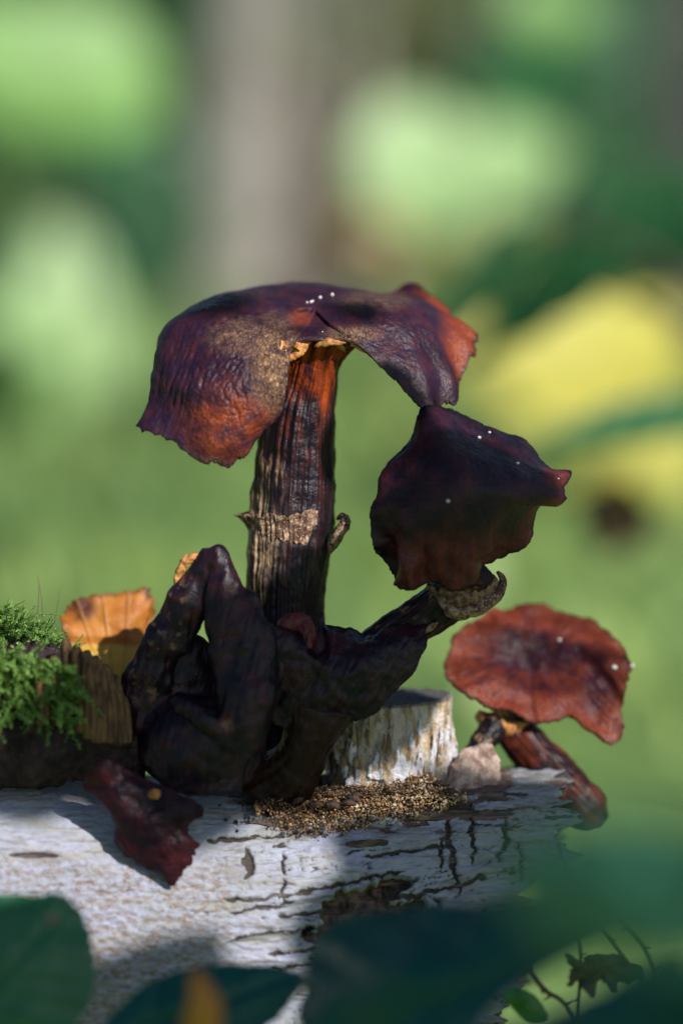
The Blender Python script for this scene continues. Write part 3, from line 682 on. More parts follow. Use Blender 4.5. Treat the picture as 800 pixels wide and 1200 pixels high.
    # the rotted hole low on the face, brown wood inside
    hole = blob(X + 34 * fbm(q3(34, 26, 31), 4), YY + 26 * fbm(q3(34, 26, 33), 4), 440, 1105, 80, 82); hole = sstep(0.28, 0.42, hole)
    h = h * (1 - hole) - hole * (26 + 9 * fbm(q3(14, 24, 17), 3))
    # strip of brown exposed wood along the upper edge
    br = sstep(0.0, 0.35, blob(X, YY, 490, 948, 62, 14)) * .8 + sstep(942, 925, YY + 9 * fbm(q3(40, 30, 21), 3)) * sstep(215, 260, X) * sstep(640, 560, X) * 0.9
    br = np.maximum(br, sstep(945, 920, YY + 12 * fbm(q3(30, 30, 24), 3)) * sstep(300, 120, X) * .35)
    br = np.maximum(br, sstep(0.06, 0.28, fbm(q3(55, 8, 22), 4)) * sstep(1010, 950, YY) * (.25 + .75 * right) * .85)
    br = np.maximum(br, hole); br = np.where(PD[None, :] > 60, np.maximum(br, .75), br)
    h = h - 3.0 * sstep(.4, .7, br) * (1 - hole)
    G = G + N * h[..., None]
    grey = sstep(470, 620, X + 30 * fbm(q3(60, 40, 27), 2)) * .9 + sstep(.0, .3, fbm(q3(80, 24, 28), 3)) * .35 * right
    q = np.arange(nx - 1)[:, None] * npf + np.arange(npf)[None, :]; q2 = np.arange(nx - 1)[:, None] * npf + (np.arange(npf)[None, :] + 1) % npf
    quads = np.stack([q, q2, q2 + npf, q + npf], -1).reshape(-1, 4)
    # broken end: rings shrinking inwards with splintery depth
    last = G[-1]; cc = last.mean(0); rings = [G.reshape(-1, 3)]; n0 = (nx - 1) * npf; prev = n0 + np.arange(npf); tot = nx * npf; Q = [quads]
    ex = [0.9 * np.ones(npf)]
    for k, sc_ in enumerate((.93, .8, .6, .35, .08)):
        rg = cc + (last - cc) * sc_; rg[:, 0] += -22 * (k + 1) * .55 + 16 * fbm(rg / np.array([9, 14, 40]) + k, 3) - 14 * (k == 0)
        cur = tot + np.arange(npf); Q.append(np.stack([prev, np.roll(prev, -1), np.roll(cur, -1), cur], -1)); rings.append(rg); prev = cur; tot += npf
    ne = tot - nx * npf; pad = lambda a, val: np.concatenate([np.asarray(a).ravel(), np.full(ne, val)])
    attrs = {'crack': pad(cr * (1 - hole), 0), 'flaky': pad(flaky, 0), 'grey': pad(grey, 0), 'brown': pad(br, 1)}
    base = PW(200, 1440, 60); base[2] = GROUND_Z
    t = thing('birch_log', base, 'fallen birch log with cracked white papery bark carrying the mushrooms', 'log')
    obj('trunk', W(np.concatenate(rings)), MAT['bark'], t, np.concatenate(Q), None, attrs)
    return t, G, N, X, YY, DD
LOG, LG, LN, LX, LY, LD = build_log()
def log_point(px, py):
    """design-space point and normal of the front face of the log nearest a picture position"""
    pic = to_pic(LG); m = (pic[..., 0] - px) ** 2 + (pic[..., 1] - py) ** 2 + np.where(LN[..., 1] > 0.35, 1e6, 0)
    k = np.unravel_index(np.argmin(m), m.shape); return LG[k], LN[k]
# loose curled bark flakes along the cracks
def bark_flake(px, py, L, w, ang, curl, seed, mat='bark', brown=0.0, lift=1.5):
    p, n = log_point(px, py); g = np.random.default_rng(seed); nl, nw = 34, 10
    u = np.linspace(-.5, .5, nl)[:, None] * np.ones((1, nw)); s = np.linspace(-.5, .5, nw)[None, :] * np.ones((nl, 1))
    ww = .62 * w * (1 - 0.85 * (np.abs(u) * 2) ** 1.8) * (1 + .3 * fbm(np.stack([u * 6, s * 0, s * 0 + seed], -1), 2)); ax = np.array([math.cos(ang), 0, math.sin(ang)]); ax -= n * (ax @ n); ax /= np.linalg.norm(ax); bx = np.cross(n, ax)
    h = lift + curl * (s + .5) ** 2 * w + 1.2 * fbm(np.stack([u * 5, s * 2, s * 0 + seed], -1), 3)
    G = p + ax * (u * L)[..., None] + bx * (s * ww + 1.5 * fbm(np.stack([u * 4, s * 0, s * 0 + seed + 9], -1), 2))[..., None] + n * h[..., None]
    top = G.reshape(-1, 3); bot = (G - n * 1.6).reshape(-1, 3); N_ = nl * nw
    q = np.arange(nl - 1)[:, None] * nw + np.arange(nw - 1)[None, :]; Q = np.stack([q, q + 1, q + nw + 1, q + nw], -1).reshape(-1, 4)
    e1 = np.arange(nl - 1) * nw; e2 = e1 + nw - 1; f1 = np.arange(nw - 1); f2 = (nl - 1) * nw + f1
    side = np.concatenate([np.stack([e1, e1 + nw, e1 + nw + N_, e1 + N_], -1), np.stack([e2, e2 + nw, e2 + nw + N_, e2 + N_], -1), np.stack([f1, f1 + 1, f1 + 1 + N_, f1 + N_], -1), np.stack([f2, f2 + 1, f2 + 1 + N_, f2 + N_], -1)])
    z = np.zeros(2 * N_)
    obj('bark_flake', W(np.concatenate([top, bot])), MAT[mat], LOG, np.concatenate([Q, Q[:, ::-1] + N_, side]), None, {'crack': z, 'flaky': z + .5, 'grey': z + (.9 if px > 470 else .45), 'brown': np.maximum(z + brown, np.tile((.52 * (np.abs(s) * 2) ** 3 + .42 * (np.abs(u) * 2) ** 4).ravel(), 2))})
for i, a in enumerate([(520, 958, 84, 15, .16, .4, 1.0), (470, 1034, 56, 9, .2, .6, .9), (360, 1058, 66, 9, .16, .6), (310, 1098, 80, 9, .12, .6), (430, 990, 50, 9, .16, .7, .8), (325, 968, 60, 9, .12, .7, .7)]):
    bark_flake(a[0], a[1], a[2], a[3], a[4], a[5], 50 + i, brown=a[6] if len(a) > 6 else 0.0)

# ------------------------------------------------------------------ mushrooms
GRP = 'shrivelled dark mushrooms clustered on the birch log'
def edge_mask(RR): return sstep(0.955, 1.0, RR)
def speck(parent, v, n, r, seed):
    g = np.random.default_rng(seed); G, q = ellipsoid((0, 0, 0), (1, 1, 1), 8, 12); c = V(np.zeros(3)); G = (G - c) * np.array([r, r * .8, r * .85]) * (1 + .15 * fbm(G * 2 + seed, 1))[:, None]
    r = r * .8; G = G * .8; obj('speck', W(v + n * r * .3 + G), MAT['speck'], parent, q)
def at_pic(PX, G, N, px, py):
    m = (PX[..., 0] - px) ** 2 + (PX[..., 1] - py) ** 2; k = np.unravel_index(np.argmin(m), m.shape); return G[k], N[k]

# --- main mushroom
base1 = PW(335, 915, 30)
M1 = thing('mushroom', base1, 'tall mushroom with broad drooping dark cap and upright fibrous stem', 'mushroom', GRP)
C1 = (372, 356, 30)
rays1 = [
 [(415, 356, 25), (455, 359, 25), (490, 380, 20), (517, 420, 20), (531, 474, 15)],
 [(415, 352, 35), (458, 352, 45), (498, 366, 50), (530, 395, 50), (545, 437, 45)],
 [(412, 350, 45), (455, 349, 65), (497, 358, 80), (532, 382, 82), (558, 410, 76)],
 [(410, 346, 60), (450, 346, 90), (490, 352, 110), (525, 370, 112), (552, 391, 104)],
 [(400, 343, 70), (435, 344, 110), (470, 349, 140), (502, 352, 148), (523, 368, 142)],
 [(390, 340, 75), (415, 340, 125), (440, 344, 168), (464, 342, 180), (481, 328, 178)],
 [(380, 338, 80), (393, 335, 130), (408, 338, 170), (425, 346, 200), (440, 362, 215)],
 [(366, 336, 80), (355, 331, 130), (342, 333, 180), (330, 350, 222), (320, 380, 232)],
 [(335, 340, 70), (296, 337, 110), (255, 350, 150), (222, 380, 165), (205, 430, 160)],
 [(318, 350, 35), (262, 346, 45), (212, 366, 50), (188, 398, 45), (190, 450, 40)],
 [(312, 358, 8), (250, 360, -5), (196, 385, -8), (179, 425, -8), (183, 474, -10)],
 [(318, 366, -4), (258, 376, -28), (204, 420, -42), (183, 465, -45), (160, 504, -50)],
 [(326, 372, -12), (276, 394, -52), (232, 440, -72), (212, 485, -70), (198, 517, -66)],
 [(336, 378, -15), (297, 405, -62), (264, 455, -86), (243, 503, -84), (235, 541, -74)],
 [(343, 380, -15), (314, 408, -62), (288, 452, -88), (274, 503, -88), (271, 548, -72)],
 [(351, 381, -15), (330, 406, -58), (310, 444, -82), (300, 488, -84), (298, 519, -66)],
 [(357, 381, -15), (342, 400, -46), (335, 425, -66), (333, 452, -70), (331, 484, -56)],
 [(360, 381, -13), (349, 392, -36), (342, 405, -50), (338, 418, -54), (336, 430, -48)],
 [(364, 380, -10), (357, 388, -25), (352, 394, -34), (349, 398, -38), (347, 403, -40)],
 [(375, 378, -10), (379, 386, -24), (383, 391, -31), (386, 395, -36), (389, 399, -38)],
 [(386, 376, -8), (396, 384, -20), (404, 390, -28), (410, 396, -32), (416, 402, -34)],
 [(395, 370, 0), (412, 380, -15), (426, 394, -25), (437, 411, -30), (449, 434, -32)],
 [(405, 364, 8), (430, 374, -5), (453, 394, -15), (471, 428, -25), (491, 474, -30)],
 [(412, 360, 15), (447, 366, 10), (476, 388, 0), (499, 428, -8), (513, 478, -12)],
]
def disp1(PX, G, RR, TH):
    x, y = PX[..., 0], PX[..., 1]
    w = fbm(G / 55, 2) * 5.0 * RR + 4 * np.cos(TH * 17) * sstep(.6, 1, RR) * sstep(470, 500, x)
    crag = ridge(np.stack([x / 16, y / 16, PX[..., 2] / 16], -1), 3) * 0.7 + 1.3 * ridge(np.stack([(x + 4 * fbm(G / 18, 2)) / 5.5, y / 8, PX[..., 2] / 8], -1), 2) * blob(x, y, 285, 430, 62, 70) + 1.0 * ridge(np.stack([x / 11, y / 11, PX[..., 2] / 11], -1), 3) * blob(x, y, 290, 420, 70, 75)
    vert = fbm(np.stack([x / 4.5, y / 26, 0 * x], -1), 3) * 2.2 * blob(x, y, 318, 440, 34, 60)            # long wrinkles beside the notch
    vert2 = fbm(np.stack([(x + y * .3) / 5, y / 30, 0 * x + 4], -1), 3) * 2.4 * blob(x, y, 210, 450, 42, 60)
    fine = fbm(G / 3.2, 2) * 0.35 + fbm(G / 7, 3) * 0.45
    flap = blob(x, y, 285, 440, 72, 80)
    gv = lambda sx, sy, o: 1 - sstep(0, .13, np.abs(perlin(np.stack([(x + 5 * fbm(G / 16, 2)) / sx, (y + 5 * fbm(G / 16, 2, off=9.0)) / sy, PX[..., 2] / 20 + o], -1))))
    fine = fine - flap * (1.5 * gv(15, 19, 1) + 1.1 * gv(7, 11, 5) + .7 * gv(4, 6, 9))
    # the torn split running from the centre to the right
    split = 0
    for (x0, y0, x1, y1) in [(350, 364, 362, 363), (362, 363, 372, 368), (372, 368, 384, 380), (384, 380, 408, 394)]:
        tt = np.clip(((x - x0) * (x1 - x0) + (y - y0) * (y1 - y0)) / ((x1 - x0) ** 2 + (y1 - y0) ** 2), 0, 1); split = np.maximum(split, sstep(2.4, .6, np.hypot(x - x0 - tt * (x1 - x0), y - y0 - tt * (y1 - y0))))
    teeth = 0
    return w + crag * sstep(.1, .4, RR) + vert + vert2 + fine - 5 * split
def mask1(PX, G, RR, TH):
    x, y, d = PX[..., 0], PX[..., 1], PX[..., 2]; nz = fbm(G / 20, 3); n2 = ridge(G / 9, 3, 5.0)
    front = sstep(130, 60, d)
    red = blob(x, y, 272, 497, 58, 48) * front * (0.62 + .8 * nz)  # flap red also paints in a glow of light inside the flesh
    red = np.maximum(red, sstep(0.66, 0.86, RR) * sstep(480, 512, x + 10 * nz) * sstep(18, 46, d) * 0.9)                 # red rim of the right wing, painting in light glowing through it
    red = np.maximum(red, 0.5 * blob(x, y, 352, 372, 16, 12))
    red = np.maximum(red, 0.03 + .12 * nz)
    tan = blob(x, y, 322, 428, 30, 58) * front * (.35 + .9 * n2)
    tan = np.maximum(tan, blob(x, y, 290, 395, 50, 24) * front * (.05 + .7 * n2) * .8)
    tan = np.maximum(tan, blob(x, y, 412, 392, 34, 10) * .6); tan = np.maximum(tan, blob(x, y, 440, 352, 45, 14) * .30)
    tan = np.maximum(tan, sstep(.95, .99, RR) * blob(x, y, 260, 535, 50, 18) * (.1 + n2) * .5)
    return {'red': np.clip(red, 0, 1), 'tan': np.clip(tan, 0, 1), 'edge': edge_mask(RR) * .9}
CAP1, P1, G1, N1 = loft('cap', C1, rays1, MAT['cap1'], M1, 640, 180, (16, 3.0), 0.035, 70, disp1, mask1, (0, -.4, 1), 1.3)
for s_ in ((375, 349, 2.6), (389, 346, 2.6), (364, 354, 2.2), (366, 353, 2.0), (360, 355, 1.8), (378, 389, 1.2), (277, 358, 2.0)):
    p, n = at_pic(P1, G1, N1, s_[0], s_[1]); speck(CAP1, p, n, s_[2], int(s_[0]))

def stem1_disp(u, a, G):
    flut = np.cos(a * 15 + 2 * fbm(np.stack([u * 2, a * 0, a * 0], -1), 2)) * 2.6 * sstep(.78, .95, u)
    return fibres(u, a) * 1.7 + fbm(G / 5, 2) * .5 + fbm(G / 34, 2) * 3 + flut
def stem1_mask(u, a, G):
    pc = to_pic(G); x, y = pc[..., 0], pc[..., 1]; nz = fbm(G / np.array([7, 7, 40]), 3)
    red = np.maximum(sstep(470, 400, y + 34 * nz), 1.0 * blob(x, y, 379, 445, 9, 42)); red = np.maximum(red, .12 * sstep(.1, .4, nz) * sstep(610, 520, y))  # orange top and strip paint in sunlight passing through the stem
    tan = 1.2 * blob(x, y, 298, 632, 30, 60) * (.75 + nz) + .10 * blob(x, y, 345, 660, 40, 80) * sstep(0.15, .5, nz) + .9 * blob(x, y, 300, 690, 14, 40) * sstep(-.1, .3, nz)
    tan = np.maximum(tan, .45 * blob(x, y, 315, 560, 20, 40) * sstep(-.1, .3, nz))
    return {'red': np.clip(red, 0, 1), 'tan': np.clip(tan, 0, 1)}
tube_path1 = [(332, 925, 38), (331, 860, 38), (333, 780, 40), (334, 700, 40), (339, 640, 40), (343, 590, 40), (346, 540, 40), (351, 490, 36), (360, 448, 30), (366, 422, 22), (371, 404, 16), (374, 393, 14)]
rad1 = [(44, 40), (43, 38), (43, 38), (46, 40), (50, 44), (50, 45), (47, 43), (43, 40), (36, 34), (34, 33), (38, 36), (44, 40)]
STEM1 = tube('stem', tube_path1, rad1, MAT['stem1'], M1, n=420, seg=260, disp=stem1_disp, masks=stem1_mask)
# torn ring round the stem: a ragged skirt hugging the stem with a frayed lip
def ring(parent, path_c, rx, rd, tilt, h, flare, mat, seed, nth=240, nh=30, gap=0.25, frill=6.0):
    th = np.linspace(0, 2 * np.pi, nth, endpoint=False); s = np.linspace(0, 1, nh)[:, None]
    c = V(np.array(path_c, float)); rag = 1 + .75 * fbm(np.stack([np.cos(th) * 2.5, np.sin(th) * 2.5, 0 * th + seed], -1), 4)
    fr = frill * fbm(np.stack([np.cos(th) * 4.5, np.sin(th) * 4.5, 0 * th + seed + 5], -1), 3)
    out = flare * np.sin(s * np.pi * .62) ** 1.3 * rag[None, :]; z = h * (s * rag[None, :]) + fr[None, :] * s ** 2
    X = c[0] + (rx + out) * np.cos(th)[None, :]; D = c[1] + (rd + out) * np.sin(th)[None, :]; Z = c[2] - z + tilt * np.cos(th)[None, :] * rx + 0 * X
    G = np.stack([X, D, Z], -1); G = G + .5 * fbm(G / 5, 2)[..., None] * np.array([1, 1, 1])
    inn = G.copy(); dirv = np.stack([np.cos(th), np.sin(th), 0 * th], -1)[None]; inn = G - dirv * 3.5
    n = nh * nth; q = np.arange(nh - 1)[:, None] * nth + np.arange(nth)[None, :]; q2 = np.arange(nh - 1)[:, None] * nth + (np.arange(nth)[None, :] + 1) % nth
    Q = np.stack([q, q2, q2 + nth, q + nth], -1).reshape(-1, 4); e = (nh - 1) * nth + np.arange(nth); e2 = (nh - 1) * nth + (np.arange(nth) + 1) % nth
    return obj('ring', W(np.concatenate([G.reshape(-1, 3), inn.reshape(-1, 3)])), mat, parent, np.concatenate([Q, Q[:, ::-1] + n, np.stack([e, e2, e2 + n, e + n], -1)]))
def collar(parent, mat):
    nth, nh = 170, 26; th = np.linspace(math.radians(168), math.radians(306), nth); s_ = np.linspace(0, 1, nh)[:, None]
    c = V(np.array([343., 606., 40.])); n3 = lambda f, o: fbm(np.stack([np.cos(th) * f, np.sin(th) * f, 0 * th + o], -1), 3)
    fade = sstep(math.radians(306), math.radians(285), th) * sstep(math.radians(166), math.radians(180), th)
    fl = (4 + 13 * sstep(math.radians(235), math.radians(180), th) + 3.5 * n3(5, 1)) * fade; hgt = (30 + 16 * n3(3, 4)) * (.35 + .65 * fade); lip = 7 + 5 * n3(4, 7) - 10 * (th - math.radians(180)) / 2.2 * .2 + 6 * sstep(math.radians(260), math.radians(290), th)
    prof = s_ ** 2.6
    R = 1.5 + fl * prof + .9 * np.cos(th * 46 + 3 * n3(4, 11)) * (1 - s_ * .5) + 1.6 * n3(9, 15) * s_
    X = c[0] + (49.5 + R) * np.cos(th); D = c[1] + (44.5 + R) * np.sin(th); Z = c[2] - hgt * (1 - s_) + lip * s_ - 4 * prof * fade
    G = np.stack([X, D, Z], -1); G = G + .7 * fbm(G / 6, 3)[..., None]; dirv = np.stack([np.cos(th), np.sin(th), 0 * th], -1)[None]; I = G - dirv * 2.6
    n = nh * nth; q = np.arange(nh - 1)[:, None] * nth + np.arange(nth - 1)[None, :]; Q = np.stack([q, q + 1, q + nth + 1, q + nth], -1).reshape(-1, 4); e = (nh - 1) * nth + np.arange(nth - 1)
    return obj('ring', W(np.concatenate([G.reshape(-1, 3), I.reshape(-1, 3)])), mat, parent, np.concatenate([Q, Q[:, ::-1] + n, np.stack([e, e + 1, e + 1 + n, e + n], -1)]))
collar(STEM1, MAT['ring'])
tube('ring_curl', [(384, 650, 14), (391, 636, 8), (399, 622, 6), (404, 612, 8), (401, 606, 14), (394, 608, 18)], [(2, 4), (6, 10), (7, 12), (6, 11), (4, 8), (1, 2)], MAT['ring'], STEM1, n=50, seg=28, disp=lambda u, a, G: 2.0 * fbm(G / 7, 3))
# gill shreds under the notch of the cap
for i, (pts, w) in enumerate([([(338, 424, -34), (346, 412, -36), (357, 404, -34)], 8), ([(352, 418, -30), (356, 406, -32), (364, 400, -30)], 5), ([(368, 406, -32), (385, 401, -36), (406, 402, -30)], 5), ([(410, 404, -26), (424, 408, -28), (438, 420, -28)], 4), ([(404, 412, -10), (398, 404, -22), (392, 400, -28)], 4)]):
    tube('gill', pts, [(1, 2), (w, 3), (1, 2)], MAT['gill'], CAP1, n=24, seg=16, disp=lambda u, a, G: 1.5 * fbm(G / 5, 2))
# thin gill blades below the cap, hugging the underside
for i in range(36):
    k = int(i / 36 * P1.shape[1])
    if P1[-1, k, 1] < 445 and 325 < P1[-1, k, 0] < 460 and P1[-1, k, 2] < 0: continue
    rr = np.linspace(int(.18 * P1.shape[0]), int(.88 * P1.shape[0]), 14).astype(int)
    top = G1[rr, k] - N1[rr, k] * 5; hgt = (9 * np.sin(np.linspace(.25, 1, 14) * np.pi) + 1.2)[:, None]; bot = top - N1[rr, k] * hgt
    a = np.arange(13); sh = np.cross(N1[rr, k], np.gradient(top, axis=0)); sh /= np.linalg.norm(sh, axis=1)[:, None]
    vv = np.concatenate([top - sh * .6, top + sh * .6, bot]); q = np.concatenate([np.stack([a, a + 1, a + 29, a + 28], -1), np.stack([a + 14, a + 15, a + 29, a + 28], -1)])
    obj('gill', W(vv), MAT['gill'], CAP1, q)

# --- second mushroom: dark dome leaning under the wing
M2 = thing('mushroom', PW(350, 905, 10), 'dark domed mushroom leaning out sideways, touching the tip of the broad cap', 'mushroom', GRP)
rim2 = [(668, 554, -14), (662, 573, -30), (664, 584, -36), (653, 594, -38), (634, 593, -40), (627, 610, -44), (625, 631, -46), (609, 646, -48), (585, 662, -52), (564, 672, -54), (543, 685, -58), (520, 687, -62), (497, 688, -62), (474, 688, -58), (455, 685, -52),
        (445, 667, -44), (435, 642, -62), (431, 602, -60), (441, 582, -56), (445, 561, -52), (455, 537, -46), (480, 509, -36), (490, 480, -26), (503, 474, -22), (529, 481, 6), (557, 493, 8), (585, 502, 10), (613, 514, 12), (634, 535, 10), (650, 550, -2)]
def disp2(PX, G, RR, TH):
    x, y = PX[..., 0], PX[..., 1]; low = sstep(570, 660, y)
    folds = (7 * sstep(612, 580, x) + 2) * np.cos((x - 470) / 12.5 + 1.6 * fbm(np.stack([x / 60, y / 60, 0 * x], -1), 2) * 3) * low * sstep(.45, .95, RR)
    pinch = -9 * blob(x, y, 455, 640, 18, 55) * sstep(.3, .9, RR) 
    return folds + pinch + fbm(G / 50, 2) * 5 * RR + fbm(G / 6, 3) * .5
def mask2(PX, G, RR, TH):
    x, y = PX[..., 0], PX[..., 1]; nz = fbm(G / 25, 3); st = fbm(np.stack([x / 9, y / 60, 0 * x], -1), 3)
    red = sstep(600, 662, y + 20 * nz) * (.75 + .6 * st) * sstep(445, 470, x); red = np.maximum(red, blob(x, y, 652, 558, 20, 18) * .9); red = np.maximum(red, .8 * sstep(.75, .95, RR) * sstep(590, 620, x) * sstep(560, 600, y)); red = np.maximum(red, .10 + .2 * nz)  # red along the lower edge paints in its subsurface glow
    return {'red': np.clip(red, 0, 1), 'tan': 0 * x, 'edge': edge_mask(RR)}
CAP2, P2, G2, N2 = loft('cap', (545, 575, -120), dome_rays((545, 575, -120), rim2, 1.9), MAT['cap2'], M2, 480, 120, (20, 4), 0.012, 90, disp2, mask2, (0, -1, .2), 2.1)
for s_ in ((562, 511, 2.8), (573, 506, 2.3), (606, 544, 2.6), (525, 587, 2.6), (653, 561, 1.5)):
    p, n = at_pic(P2, G2, N2, s_[0], s_[1]); speck(CAP2, p, n, s_[2], int(s_[0]))
def stem2_mask(u, a, G):
    nz = fbm(G / np.array([12, 12, 12]), 3); return {'red': np.clip(.2 + nz, 0, 1) * .6, 'tan': sstep(.45, .7, nz) * .6}
STEM2 = tube('stem', [(338, 915, 18), (366, 860, 10), (405, 800, 2), (450, 756, -2), (490, 727, -6), (520, 706, -12), (543, 686, -28), (548, 668, -44)], [(26, 24), (27, 25), (27, 25), (27, 25), (26, 24), (27, 25), (30, 24), (28, 22)], MAT['stem2'], M2, n=240, seg=120,
             disp=lambda u, a, G: 2.2 * fibres(u, a, .6) + 2 * fbm(G / 18, 2), masks=stem2_mask)
tube('ring', [(500, 684, -40), (516, 702, -44), (533, 716, -44), (552, 714, -40), (570, 705, -34), (584, 694, -26), (588, 680, -20), (582, 670, -16)], [(3, 4), (5, 7), (8, 11), (9, 13), (9, 14), (7, 12), (4, 8), (2, 3)], MAT['ring'], STEM2, n=120, seg=40, disp=lambda u, a, G: 4 * fbm(G / 22, 3))
tube('ring_underside', [(514, 690, -40), (538, 698, -40), (562, 692, -34), (580, 678, -26)], [(8, 10), (17, 14), (19, 15), (7, 8)], MAT['collar'], STEM2, n=70, seg=40, disp=lambda u, a, G: 2 * fbm(G / np.array([6, 10, 22]), 2))
tube('ring_shred', [(497, 742, -31), (505, 735, -33), (513, 729, -31)], [(1, 2), (4, 3), (1, 2)], MAT['ring'], STEM2, n=20, seg=12)

# --- third mushroom: red-brown wavy disc
M3 = thing('mushroom', PW(690, 965, 90), 'red brown wavy disc-capped mushroom leaning at the broken log end', 'mushroom', GRP)
rim3 = [(740, 771, 112), (739, 791, 104), (732, 812, 98), (729, 833, 92), (732, 852, 86), (724, 869, 82), (711, 872, 80), (695, 859, 78), (682, 846, 78), (666, 838, 80), (653, 844, 76), (627, 849, 74), (601, 837, 74), (575, 829, 76), (558, 821, 78), (539, 811, 82), (526, 800, 90), (519, 787, 98), (524, 755, 118), (536, 739, 134),
        (552, 728, 146), (565, 719, 154), (577, 708, 162), (588, 714, 166), (610, 709, 172), (636, 706, 178), (656, 714, 176), (675, 721, 172), (701, 729, 160), (724, 748, 140)]
def disp3(PX, G, RR, TH):
    x, y = PX[..., 0], PX[..., 1]
    dish = -6 * np.exp(-(RR / .35) ** 2) + 4 * np.exp(-((RR - .62) / .25) ** 2) * sstep(740, 800, y)
    rad = 0.9 * fbm(np.stack([np.cos(TH) * 7, np.sin(TH) * 7, RR * 1.2], -1), 3) * sstep(.35, .9, RR)
    fold = -4 * blob(x - (y - 780) * .25, y, 618, 785, 14, 30) - 7 * blob(x - (y - 800) * .75, y, 706, 800, 14, 50)
    return dish + rad + fold + 5.5 * fbm(G / 40, 2) * RR + fbm(G / 6, 3) * .4
def mask3(PX, G, RR, TH):
    x, y = PX[..., 0], PX[..., 1]; nz = fbm(G / 22, 3); st = fbm(np.stack([np.cos(TH) * 9, np.sin(TH) * 9, RR * 1.5], -1), 3)
    red = .32 + .55 * sstep(.35, 1.0, RR) + .3 * st + .3 * nz - .4 * blob(x, y, 640, 762, 85, 26) - .6 * blob(x, y, 705, 800, 20, 45)
    return {'red': np.clip(red, 0, 1), 'tan': np.clip(sstep(.9, .99, RR) * (.2 + st) * .5, 0, 1), 'edge': edge_mask(RR) * .7}
CAP3, P3, G3, N3 = loft('cap', (625, 768, 122), dome_rays((625, 768, 122), rim3, 1.35), MAT['cap3'], M3, 440, 110, (14, 5), 0.03, 60, disp3, mask3, (0, -.8, .6), 3.3)
for s_ in ((655, 750, 3.0), (720, 783, 4.2), (742, 781, 3.6)):
    p, n = at_pic(P3, G3, N3, s_[0], s_[1]); speck(CAP3, p, n, s_[2], int(s_[0]))
STEM3 = tube('stem', [(708, 966, 96), (690, 952, 98), (654, 915, 104), (622, 880, 112), (598, 850, 118), (588, 828, 120)], [(8, 8), (27, 24), (30, 27), (26, 24), (26, 26), (36, 34)], MAT['stem3'], M3, n=160, seg=90, disp=lambda u, a, G: 1.2 * fibres(u, a, .6) + 3 * fbm(G / 28, 2),
             masks=lambda u, a, G: {'red': np.clip(.4 + .9 * fbm(G / 20, 3) - .2 * u, 0, 1), 'tan': 0.6 * sstep(.85, .95, u)})
tube('gill_fringe', [(558, 836, 108), (575, 846, 104), (598, 852, 102), (620, 848, 104)], [(5, 8), (12, 14), (13, 14), (4, 8)], MAT['gill'], CAP3, n=50, seg=30, disp=lambda u, a, G: 2.0 * fbm(G / np.array([4, 9, 12]), 3))
# slim dark neighbour stem below the red cap
MS = thing('mushroom', PW(545, 925, 60), 'slim black decayed mushroom stump tucked below the red brown cap', 'mushroom', GRP)
tube('stem', [(534, 930, 60), (548, 900, 66), (564, 872, 82), (580, 852, 96), (584, 848, 100)], [(16, 14), (13, 12), (13, 12), (15, 13), (6, 6)], MAT['stem2'], MS, n=80, seg=50, disp=lambda u, a, G: 2.5 * ridge(np.stack([np.cos(a) * 2, np.sin(a) * 2, u * 2], -1), 2) + 1.5 * fbm(G / 6, 3),
     masks=lambda u, a, G: {'red': 0 * u, 'tan': .6 * sstep(.2, .4, fbm(G / 10, 3))})

# --- collapsed funnel-shaped cap in front of the main stem
M4 = thing('mushroom', PW(340, 920, -25), 'collapsed black funnel-shaped mushroom in front of the main stem foot', 'mushroom', GRP)
rim4 = [(506, 722, -22), (501, 743, -34), (497, 762, -42), (488, 785, -50), (472, 804, -56), (456, 821, -58), (440, 836, -58), (420, 844, -58), (404, 850, -56), (380, 862, -54), (350, 860, -56), (322, 850, -66), (304, 820, -80), (296, 780, -86), (288, 744, -90), (286, 716, -88), (300, 712, -76), (318, 728, -62), (336, 742, -52), (352, 744, -44), (366, 742, -38),
        (372, 726, -32), (378, 716, -28), (386, 729, -28), (407, 738, -26), (433, 743, -24), (456, 731, -22), (482, 724, -20)]
def disp4(PX, G, RR, TH):
    x, y = PX[..., 0], PX[..., 1]
    return 6 * fbm(G / 45, 3) + 2.0 * fbm(np.stack([(x + y * .6) / 14, y / 60, 0 * x], -1), 3) + .3 * fbm(G / 7, 3) - 12 * blob(x + (y - 770) * .2, y, 372, 765, 12, 40) * sstep(.2, .7, RR)
def mask4(PX, G, RR, TH):
    x, y = PX[..., 0], PX[..., 1]; nz = fbm(G / 22, 3)
    red = .12 + .5 * nz + .5 * blob(x, y, 385, 752, 22, 18) + .35 * blob(x, y, 470, 735, 40, 14); return {'red': np.clip(red, 0, 1), 'tan': 0 * x, 'edge': edge_mask(RR) * .5}
CAP4, P4, G4, N4 = loft('cap', (400, 795, -84), dome_rays((400, 795, -84), rim4, 1.6), MAT['cap4'], M4, 400, 90, (14, 5), 0.03, 40, disp4, mask4, (0, -1, 0), 5.1)
tube('stem', [(300, 936, -10), (330, 916, -24), (352, 888, -38), (364, 856, -50), (372, 825, -58)], [(44, 24), (40, 22), (30, 22), (32, 24), (44, 20)], MAT['stem2'], M4, n=140, seg=90, disp=lambda u, a, G: 2 * fibres(u, a, .7) + 2 * fbm(G / 18, 2),
     masks=lambda u, a, G: {'red': .2 + 0 * u, 'tan': .8 * sstep(.0, .4, fbm(G / np.array([6, 6, 18]), 3)) * sstep(0.5, .95, np.cos(a))})
